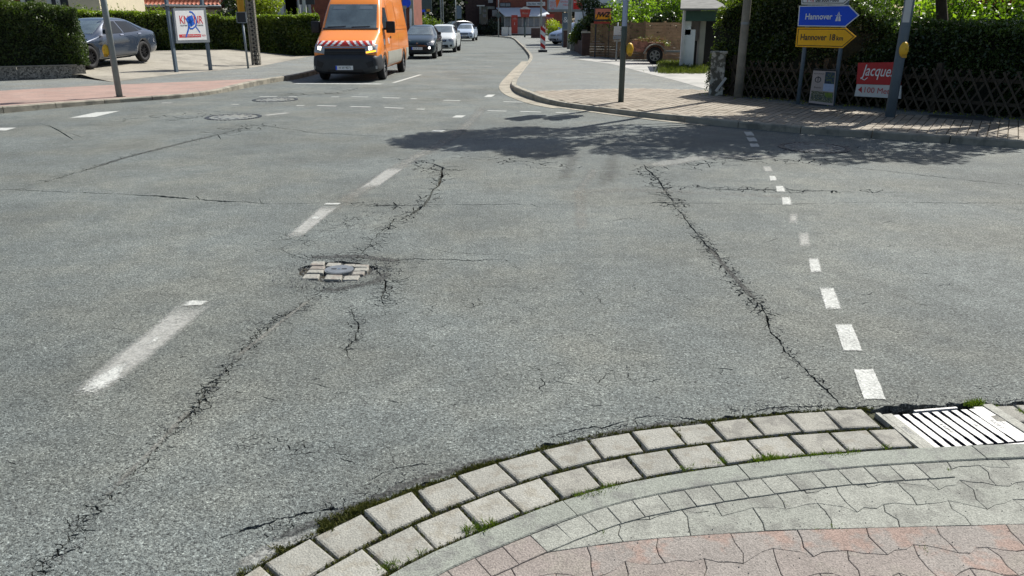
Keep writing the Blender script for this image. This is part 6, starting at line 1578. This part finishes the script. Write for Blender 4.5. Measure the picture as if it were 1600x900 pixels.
# ================================================================== FAR END OF THE STREET
YD = 99.0
def fb(name, px0, py0, px1, py1, Y, m, par, th=.1, dy=0.0):
    a = A(px0, py1, Y); b = A(px1, py0, Y); return box(name, ((a.x + b.x) / 2, Y + th / 2 + dy, (a.z + b.z) / 2), (b.x - a.x, th, b.z - a.z), m, par)
t = thing('brick_building', 'red brick building with windows above the white glazed extension', 'building', (0, 0, 0))
fb('wall', 776, -60, 880, 56, YD + 3, M['brick'], t, 6)
for px in ((781, 798), (700, 700)):
    if px[0] < px[1]:
        w_ = fb('window', px[0], 4, px[1], 11, YD + 2.9, M['dark'], t, .12); fb('pane', px[0] + .8, 5, px[0] + 8, 10, YD + 2.85, M['pale_window'], w_, .05); fb('pane', px[0] + 9, 5, px[1] - .8, 10, YD + 2.85, M['pale_window'], w_, .05)
sg_ = fb('name_board', 822.5, 3, 852, 9, YD + 2.8, M['off_white'], t, .15); q = A(837, 6, YD + 2.8); text('Das Haus  VERDE', .26, M['blue_grey'], sg_, (q.x, YD + 2.78, q.z), bold=.01)
ex_ = thing('glazed_extension', 'white glazed extension with a pale sloping awning roof', 'extension', (0, 0, 0))
fb('low_wall', 783, 42, 856, 53.5, YD, M['off_white'], ex_, .3); fb('back_wall', 783, 20, 856, 53, YD + 2.4, M['grey_wall'], ex_, .3)
for k in range(7):
    x0_ = 788.5 + k * 9.2; fb('pane', x0_ + .5, 28, x0_ + 8.6, 41, YD + .05, M['pale_window'], ex_, .06); fb('mullion', x0_ - .6, 26.5, x0_ + .4, 42, YD, M['off_white'], ex_, .14)
fb('top_rail', 786, 25.3, 856, 27.2, YD - .05, M['grey_wall'], ex_, .2)
aw = [A(775, 12, YD + 2.7), A(848, 12, YD + 2.7), A(859.5, 22.5, YD - .4), A(857, 25, YD - .6), A(789, 25.3, YD - .6)]
mobj('awning', [(p_.x, p_.y, p_.z) for p_ in aw] + [(p_.x, p_.y, p_.z - .06) for p_ in aw], [(0, 4, 3, 2, 1), (5, 6, 7, 8, 9), (0, 1, 6, 5), (1, 2, 7, 6), (2, 3, 8, 7), (3, 4, 9, 8), (4, 0, 5, 9)], M['awning'], ex_)
cm_ = thing('red_column', 'tall red advertising column before the glazed extension', 'column', (0, 0, 0)); fb('body', 799, 23.5, 808.8, 52.5, YD - 1.5, M['dull_red'], cm_, .5)
q = A(804, 37, YD - 1.5); text('i', .5, M['white'], cm_, (q.x, YD - 1.52, q.z)); q = A(804, 29, YD - 1.5); text('cafe', .3, M['poster'], cm_, (q.x, YD - 1.52, q.z))
rs_ = thing('red_sign', 'second red upright sign at the right end of the glazed extension', 'sign', (0, 0, 0)); fb('body', 853, 22, 866, 45, YD - 1, M['dull_red'], rs_, .3); q = A(859, 28, YD - 1); text('Bistro', .35, M['poster'], rs_, (q.x, YD - 1.02, q.z))
# red tapered sign on a pole
YL = 86.0; t = thing('hanging_sign', 'red tapered box sign with pale cap on a thin dark pole', 'sign', (X(820, YL), YL, SZ))
def lx(px): return X(px, YL) - X(820, YL)
zt, zb = ZZ(14.5, YL), ZZ(27, YL); plate('box', [(lx(814), zb - SZ), (lx(826), zb - SZ), (lx(829), zt - SZ), (lx(812), zt - SZ)], -.3, .3, M['dull_red'], t)
plate('cap', [(lx(812), zt - SZ), (lx(829), zt - SZ), (lx(823), zt + .25 - SZ), (lx(818), zt + .25 - SZ)], -.35, .35, M['off_white'], t); tube('pole', [(0, 0, 0), (0, 0, zb - SZ)], .09, M['galv_dark'], t, 8)
text('Rossi', .3, M['poster'], t, (lx(820.5), -.32, (zt + zb) / 2 - SZ))
for px, Y, r_, lab, h_ in ((779, 90, .07, 'thin pole with a dark round sign before the glazed extension', 6), (845, 80, .09, 'tall thin pole between the red box sign and the beacon', 7), (690, 76, .06, 'thin pole above the second car of the queue', 6), (713, 84, .05, 'thin pole holding the blue parking sign', 4.2), (693.5, 70, .05, 'darker thin pole beside the first thin pole', 6)):
    c_ = (X(px, Y), Y); t = thing('pole', lab, 'pole', (c_[0], c_[1], 0)); tube('shaft', [(0, 0, 0), (0, 0, h_)], r_, M['grey_pole'], t, 8)
    if px == 779: box('round_sign', (0, -.1, ZZ(24, Y)), (.5, .04, .5), M['galv_dark'], t, rot=Matrix.Rotation(R(45), 4, 'Y'))
    if px == 713: box('blue_sign', (.35, -.08, ZZ(19, Y)), (.5, .04, 1.3), M['blue_grey'], t)
block('stone_wall', 'dark stone wall piece with post at the far parking area', 'wall', 830, 848, 44, 82, M['brick_dark'], .5)
block('utility_box', 'small white cabinet against the far white wall', 'cabinet', 784, 794, 42.5, 93, M['off_white'], .5); block('utility_box', 'narrow white cabinet between white box and red column', 'cabinet', 795.5, 799, 43, 93, M['off_white'], .5)
# dark house on the far left of the bend
t = thing('brick_house', 'dark brick house with a glazed entrance left of the white extension', 'house', (0, 0, 0))
fb('wall', 728, -60, 775, 54, YD + 6, M['brick_dark'], t, 6); fb('canopy', 745, 8, 757, 9.6, YD + 1, M['off_white'], t, 1.2)
fb('glass_bay', 749, 10, 762, 38, YD + 5, mat('green glazing', (.03, .07, .06), .15, .4, 1, spec=.8), t, .6); fb('porch_post', 749, 10, 752, 22, YD + 4.5, M['grey_wall'], t, .2); fb('pane', 754.5, 15, 759.5, 19, YD + 4.9, M['pale_window'], t, .05); fb('pane', 754.5, 22, 759.5, 27, YD + 4.9, M['pale_window'], t, .05)
fb('window', 763, -2, 770, 4.5, YD + 5.9, M['off_white'], t, .1); fb('notice', 769, 15.5, 777, 25.5, YD + 2.5, M['pale_window'], t, .1); fb('lintel', 762, 10, 773, 14, YD + 4, M['grey_wall'], t, .3)
bush('dark shrub at the foot of the dark brick house', (X(772, 100), 99), 1.6, 1.9, M['backlit_leaf'], 1500, .22); bush('dark low shrub under the glazed entrance', (X(752, 103), 101), 2.4, 1.3, M['backlit_leaf'], 1500, .22)
bush('rounded green bush beyond the dark teal hatchback', (X(668, 62), 63), 1.9, 2.2, M['privet'], 5000, .13); bush('pale dry bush before the billboard post', (X(868, 66), 68), 1.2, 1.9, M['hedge_yellow'], 1500, .14)
# trees closing the view, their backlit shade painted into the leaf colour
for i, (x, y, h_, r_) in enumerate(((-9, 112, 9, 5), (-15, 108, 10, 5.5), (-22, 112, 10, 6), (-31, 108, 10, 6), (-40, 112, 11, 7), (-5, 121, 11, 5), (5, 118, 12, 6), (14, 112, 11, 6), (24, 106, 11, 7), (-11, 96, 8, 3.6))):
    tree(('broad', 'tall', 'dense', 'spreading', 'dark')[i % 5] + ' tree closing the far end of the street, darkened as if backlit, ' + ('first', 'second', 'third', 'fourth', 'fifth', 'sixth', 'seventh', 'eighth', 'ninth', 'tenth')[i] + ' from the bend', (x, y), h_, (x, y, h_ * .45), (r_, 2.5, h_ * .45), M['backlit_leaf'], 5200, .55, .3, 34, 'dark trees closing the street', cr=2.0, z0=0)
block('street_hedge', 'low dark hedge wall closing the bend of the far road', 'hedge', 560, 735, 33, 108, M['bark'], 1.0)
# shop board, shrub frame, flag, no stopping sign
t = thing('shop_board', 'large dark shop board with blue and amber foot above the round bush', 'shop board', (0, 0, 0)); Yq = 72
fb('panel', 654, -20, 673.5, 19, Yq, M['galv_dark'], t, .15); fb('blue_foot', 655, 15, 664, 19, Yq - .03, M['sign_blue'], t, .03); fb('amber_foot', 666.5, 14, 672, 18, Yq - .03, M['yellow_dull'], t, .03); fb('post', 664, 19, 665.5, 52, Yq, M['galv'], t, .1)
t = thing('banner_flag', 'narrow white banner flag beside the van', 'flag', (0, 0, 0)); Yq = 40
pts_ = [A(px, py, Yq) for px, py in ((640.3, 42), (642.6, 42), (643.6, 18), (642.3, 13), (640.5, 14), (639.5, 20))]; plate('sail', [(p_.x, p_.z) for p_ in pts_], Yq, Yq + .03, M['white'], t); fb('pole', 640.2, 42, 641, 60, Yq, M['galv'], t, .03)
t = thing('no_stopping_sign', 'round blue no stopping sign on a green grey post behind the van', 'road sign', (0, 0, 0)); Yq = 37
c_ = A(635, 4.5, Yq); bm = bmesh.new(); bmesh.ops.create_cone(bm, cap_ends=True, segments=24, radius1=.20, radius2=.20, depth=.03, matrix=Matrix.Translation((c_.x, Yq, c_.z)) @ Matrix.Rotation(R(90), 4, 'X')); bobj('disc', bm, M['sign_blue'], t)
fb('post', 630.5, -10, 632.5, 75, Yq + .05, M['blue_grey'], t, .06); fb('plate', 627, 9, 635, 13.5, Yq - .02, M['grey_wall'], t, .02)
t = thing('corner_house', 'red brick house corner hidden behind the orange van', 'house', (0, 0, 0)); fb('wall', 490, -60, 641, 60, 47, M['brick'], t, 5); fb('downpipe', 640.8, -60, 643, 48, 46.9, M['grey_wall'], t, .08)

# ================================================================== LEFT SIDE
wl0 = P(-60, 127.5, SZ); wl1 = P(125, 121.5, SZ)
dW = (wl1.to_2d() - wl0.to_2d()).normalized(); nW = Vector((-dW.y, dW.x))
t = thing('low_wall', 'low exposed aggregate wall carrying the tall thuja hedge', 'wall', (0, 0, 0)); ang_ = math.atan2(dW.y, dW.x)
s0 = wl1.to_2d(); H_ = .34
for k in range(7):
    c_ = s0 - dW * (1.5 * k + .76) + nW * .12; box('panel', (c_.x, c_.y, SZ + H_ / 2), (1.49, .22, H_), M['exposed'], t, rot=ang_, bev=.006)
c_ = s0 + dW * .03 + nW * .9; box('end_panel', (c_.x + .06, c_.y, SZ + H_ / 2), (.2, 1.7, H_), M['exposed'], t, rot=ang_)
for k in range(7):
    c_ = s0 - dW * (1.5 * k + .76) + nW * .12; box('coping', (c_.x, c_.y, SZ + H_ + .015), (1.49, .26, .03), M['conc_pole'], t, rot=ang_)
ha = s0 - dW * 10.5 + nW * .12; hb_ = s0 + dW * .22 + nW * .12
hedge('tall dark thuja hedge on the low wall at the left edge', (ha.x, ha.y), (hb_.x, hb_.y), 1.6, [(0, 1.75), (.3, 1.72), (.55, 1.78), (.75, 1.74), (.93, 1.72), (1, 1.55)], SZ + H_ - .02, M['thuja'], 90000, .075, bulge=.11, stems=False, top_sun=.6, aspect=.35)
# back hedge
b0 = Vector((-27, 36.2)); b1 = Vector((X(492, 37), 37.6)); zl = .42
HB = [(-30., 34.5), (X(250, 35.5), 35.6), (X(345, 36.6), 36.8), (X(500, 38), 38.2)]
hedge('dark clipped hedge behind the blue grey saloon with a top tinted sunlit yellow green', HB[0], HB[1], 1.2, [(0, 1.75), (.6, 1.72), (1, 1.66)], zf(-20, 35), M['privet'], 30000, .11, 'clipped hedge at the back of the forecourt', bulge=.08, stems=False, top_sun=1.0)
hedge('dark clipped hedge behind the advertising board', HB[1], HB[2], 1.2, [(0, 1.62), (1, 1.58)], zf(-15, 35) - .05, M['privet'], 20000, .11, 'clipped hedge at the back of the forecourt', bulge=.08, stems=False, top_sun=.8)
hedge('dark clipped hedge behind the lattice mast and lamp post', HB[2], HB[3], 1.2, [(0, 1.72), (1, 1.9)], SZ, M['privet'], 32000, .11, 'clipped hedge at the back of the forecourt', bulge=.08, stems=False, top_sun=.8)
bush('bright yellow shrub behind the saloon roof', (X(151, 37.5), 38.2), .8, 2.6, M['hedge_yellow'], 2500, .10)
bush('yellow green conifer above the back hedge by the lattice mast', (X(402, 42), 42.5), 1.7, 4.6, M['hedge_yellow'], 6500, .14, name='conifer', cat='conifer'); bush('dark bush left of the yellow green conifer', (X(378, 44), 44.5), 1.6, 4.2, M['privet_dark'], 5000, .14)
for px, py in ((444, 19), (459, 12)):
    c_ = A(px, py, 39.6); bush('pink flowering rose ' + ('low' if py > 15 else 'high') + ' above the back hedge before the white house', (c_.x, 39.6), .28, c_.z + .1, M['flower'], 260, .06, name='rose_bush', cat='rose', blobs=4)
# tiled house
YT = 47.0; t = thing('tiled_house', 'low house with a red clay tile roof behind the advertising board', 'house', (0, 0, 0))
xa, xb = X(146, YT), X(352, YT); ze = ZZ(12.5, YT)
box('wall', ((xa + xb) / 2, YT + 2.6, ze / 2), (xb - xa - .3, 4.0, ze), M['cream'] if False else M['grey_wall'], t); box('eaves_board', ((xa + xb) / 2, YT - .02, ze + .02), (xb - xa, .06, .22), M['tile_dark'], t); tube('gutter', [(xa, YT - .1, ze + .1), (xb, YT - .1, ze + .1)], .07, M['galv'], t, 8)
tube('downpipe', [(X(336, YT), YT + .2, ze + .1), (X(344, YT), YT + .55, ze - .5), (X(344, YT), YT + .55, 0)], .05, M['dark'], t, 6)
nx = int((xb - xa) / .24); vs = []; fs = []
rows = 10; per = 7
for r_ in range(rows):
    for s_ in (0, 1):
        d_ = (r_ + s_) * .34; zz = ze + .16 + d_ * .62 + (.04 if s_ == 0 else -.0)
        for i in range(nx * per + 1):
            ph = (i % per) / per * 6.283; vs.append((xa + i * (xb - xa) / (nx * per), YT - .12 + d_, zz + .035 * math.sin(ph)))
W1 = nx * per + 1
for r_ in range(rows):
    for i in range(W1 - 1):
        a_ = (2 * r_) * W1 + i; b_2 = a_ + W1; fs.append((a_, a_ + 1, b_2 + 1, b_2))
        if r_ < rows - 1: c_ = b_2 + W1; fs.append((b_2, b_2 + 1, c_ + 1, c_))
mobj('roof_tiles', vs, fs, M['tile'], t, kind='stuff', smooth=True)
# white house
YW = 50.0; t = thing('white_house', 'white rendered house with grey downpipes behind the back hedge', 'house', (0, 0, 0))
fb('wall', 398, -60, 486, 60, YW, M['pale_wall'], t, 5)
for a_, b_2, m_ in ((444.5, 446.5, 'galv'), (447.5, 449, 'pale_window'), (451, 459, 'dark'), (455, 458, 'grey_wall'), (473, 475, 'galv')): fb('downpipe' if b_2 - a_ < 3 else 'window', a_, -50, b_2, 24, YW - .08, M[m_], t, .07)
fb('window', 424.5, 17, 433, 22, YW - .06, M['blue_grey'], t, .05)
# houses at the far left
YX = 41.0; t = thing('cream_house', 'cream rendered house wall beside the tall thuja hedge', 'house', (0, 0, 0)); fb('wall', 117, -60, 144.5, 60, YX, M['cream'], t, 5)
t = thing('brick_bungalow', 'red brown house with white framed windows above the thuja hedge', 'house', (0, 0, 0)); fb('wall', -80, -60, 116, 60, YX + .6, M['brick'], t, 5)
for a_, b_2 in ((34, 50), (75, 88), (89, 104)): w_ = fb('window', a_, -20, b_2, 8, YX + .5, M['dark'], t, .08); fb('frame', a_ - .8, -20, a_ + .4, 8, YX + .44, M['off_white'], w_, .06)
fb('band', 52, -20, 73, 5, YX + .5, M['cream'], t, .06)
t = thing('grey_house', 'grey blue gable with a small brown roof between cream and tiled houses', 'house', (0, 0, 0)); fb('wall', 143, -60, 158, 60, 58, M['blue_grey'], t, 4); fb('roof_edge', 145, 5, 156, 14, 57, M['tile_dark'], t, .8)
# house fronts beyond, so the place goes on past the frame
t = thing('back_house', 'dark gabled house farther back left of the tiled roof', 'house', (0, 0, 0)); fb('wall', 340, -60, 400, 50, 62, M['brick_dark'], t, 5)
for i, (x, y, h_) in enumerate(((-34, 52, 9), (-22, 60, 9), (-44, 40, 10))):
    tree(('leafy', 'broad', 'tall')[i] + ' dark green tree rising behind the houses on the left', (x, y), h_, (x, y, h_ * .62), (3.8, 3, h_ * .35), M['privet_dark'], 5000, .35, .25, 26, 'garden trees behind the left houses', cr=1.3, z0=0)

for i, (x, y, h_, r_) in enumerate(((8.5, 22.5, 4.2, 2.2), (12.5, 21.5, 4.5, 2.4), (17, 19.5, 5, 2.6), (21.5, 17.5, 5, 2.8), (12, 27, 6, 3), (20, 26, 6, 3.5))):
    bush(('big', 'wide', 'tall', 'dense', 'shady', 'far')[i] + ' dark bush closing the garden behind the long hedge', (x, y), r_, h_, M['privet_dark' if i % 2 else 'tree_leaf'], 6500, .15, z0=SZ, group='garden shrubbery behind the lawn', blobs=14)
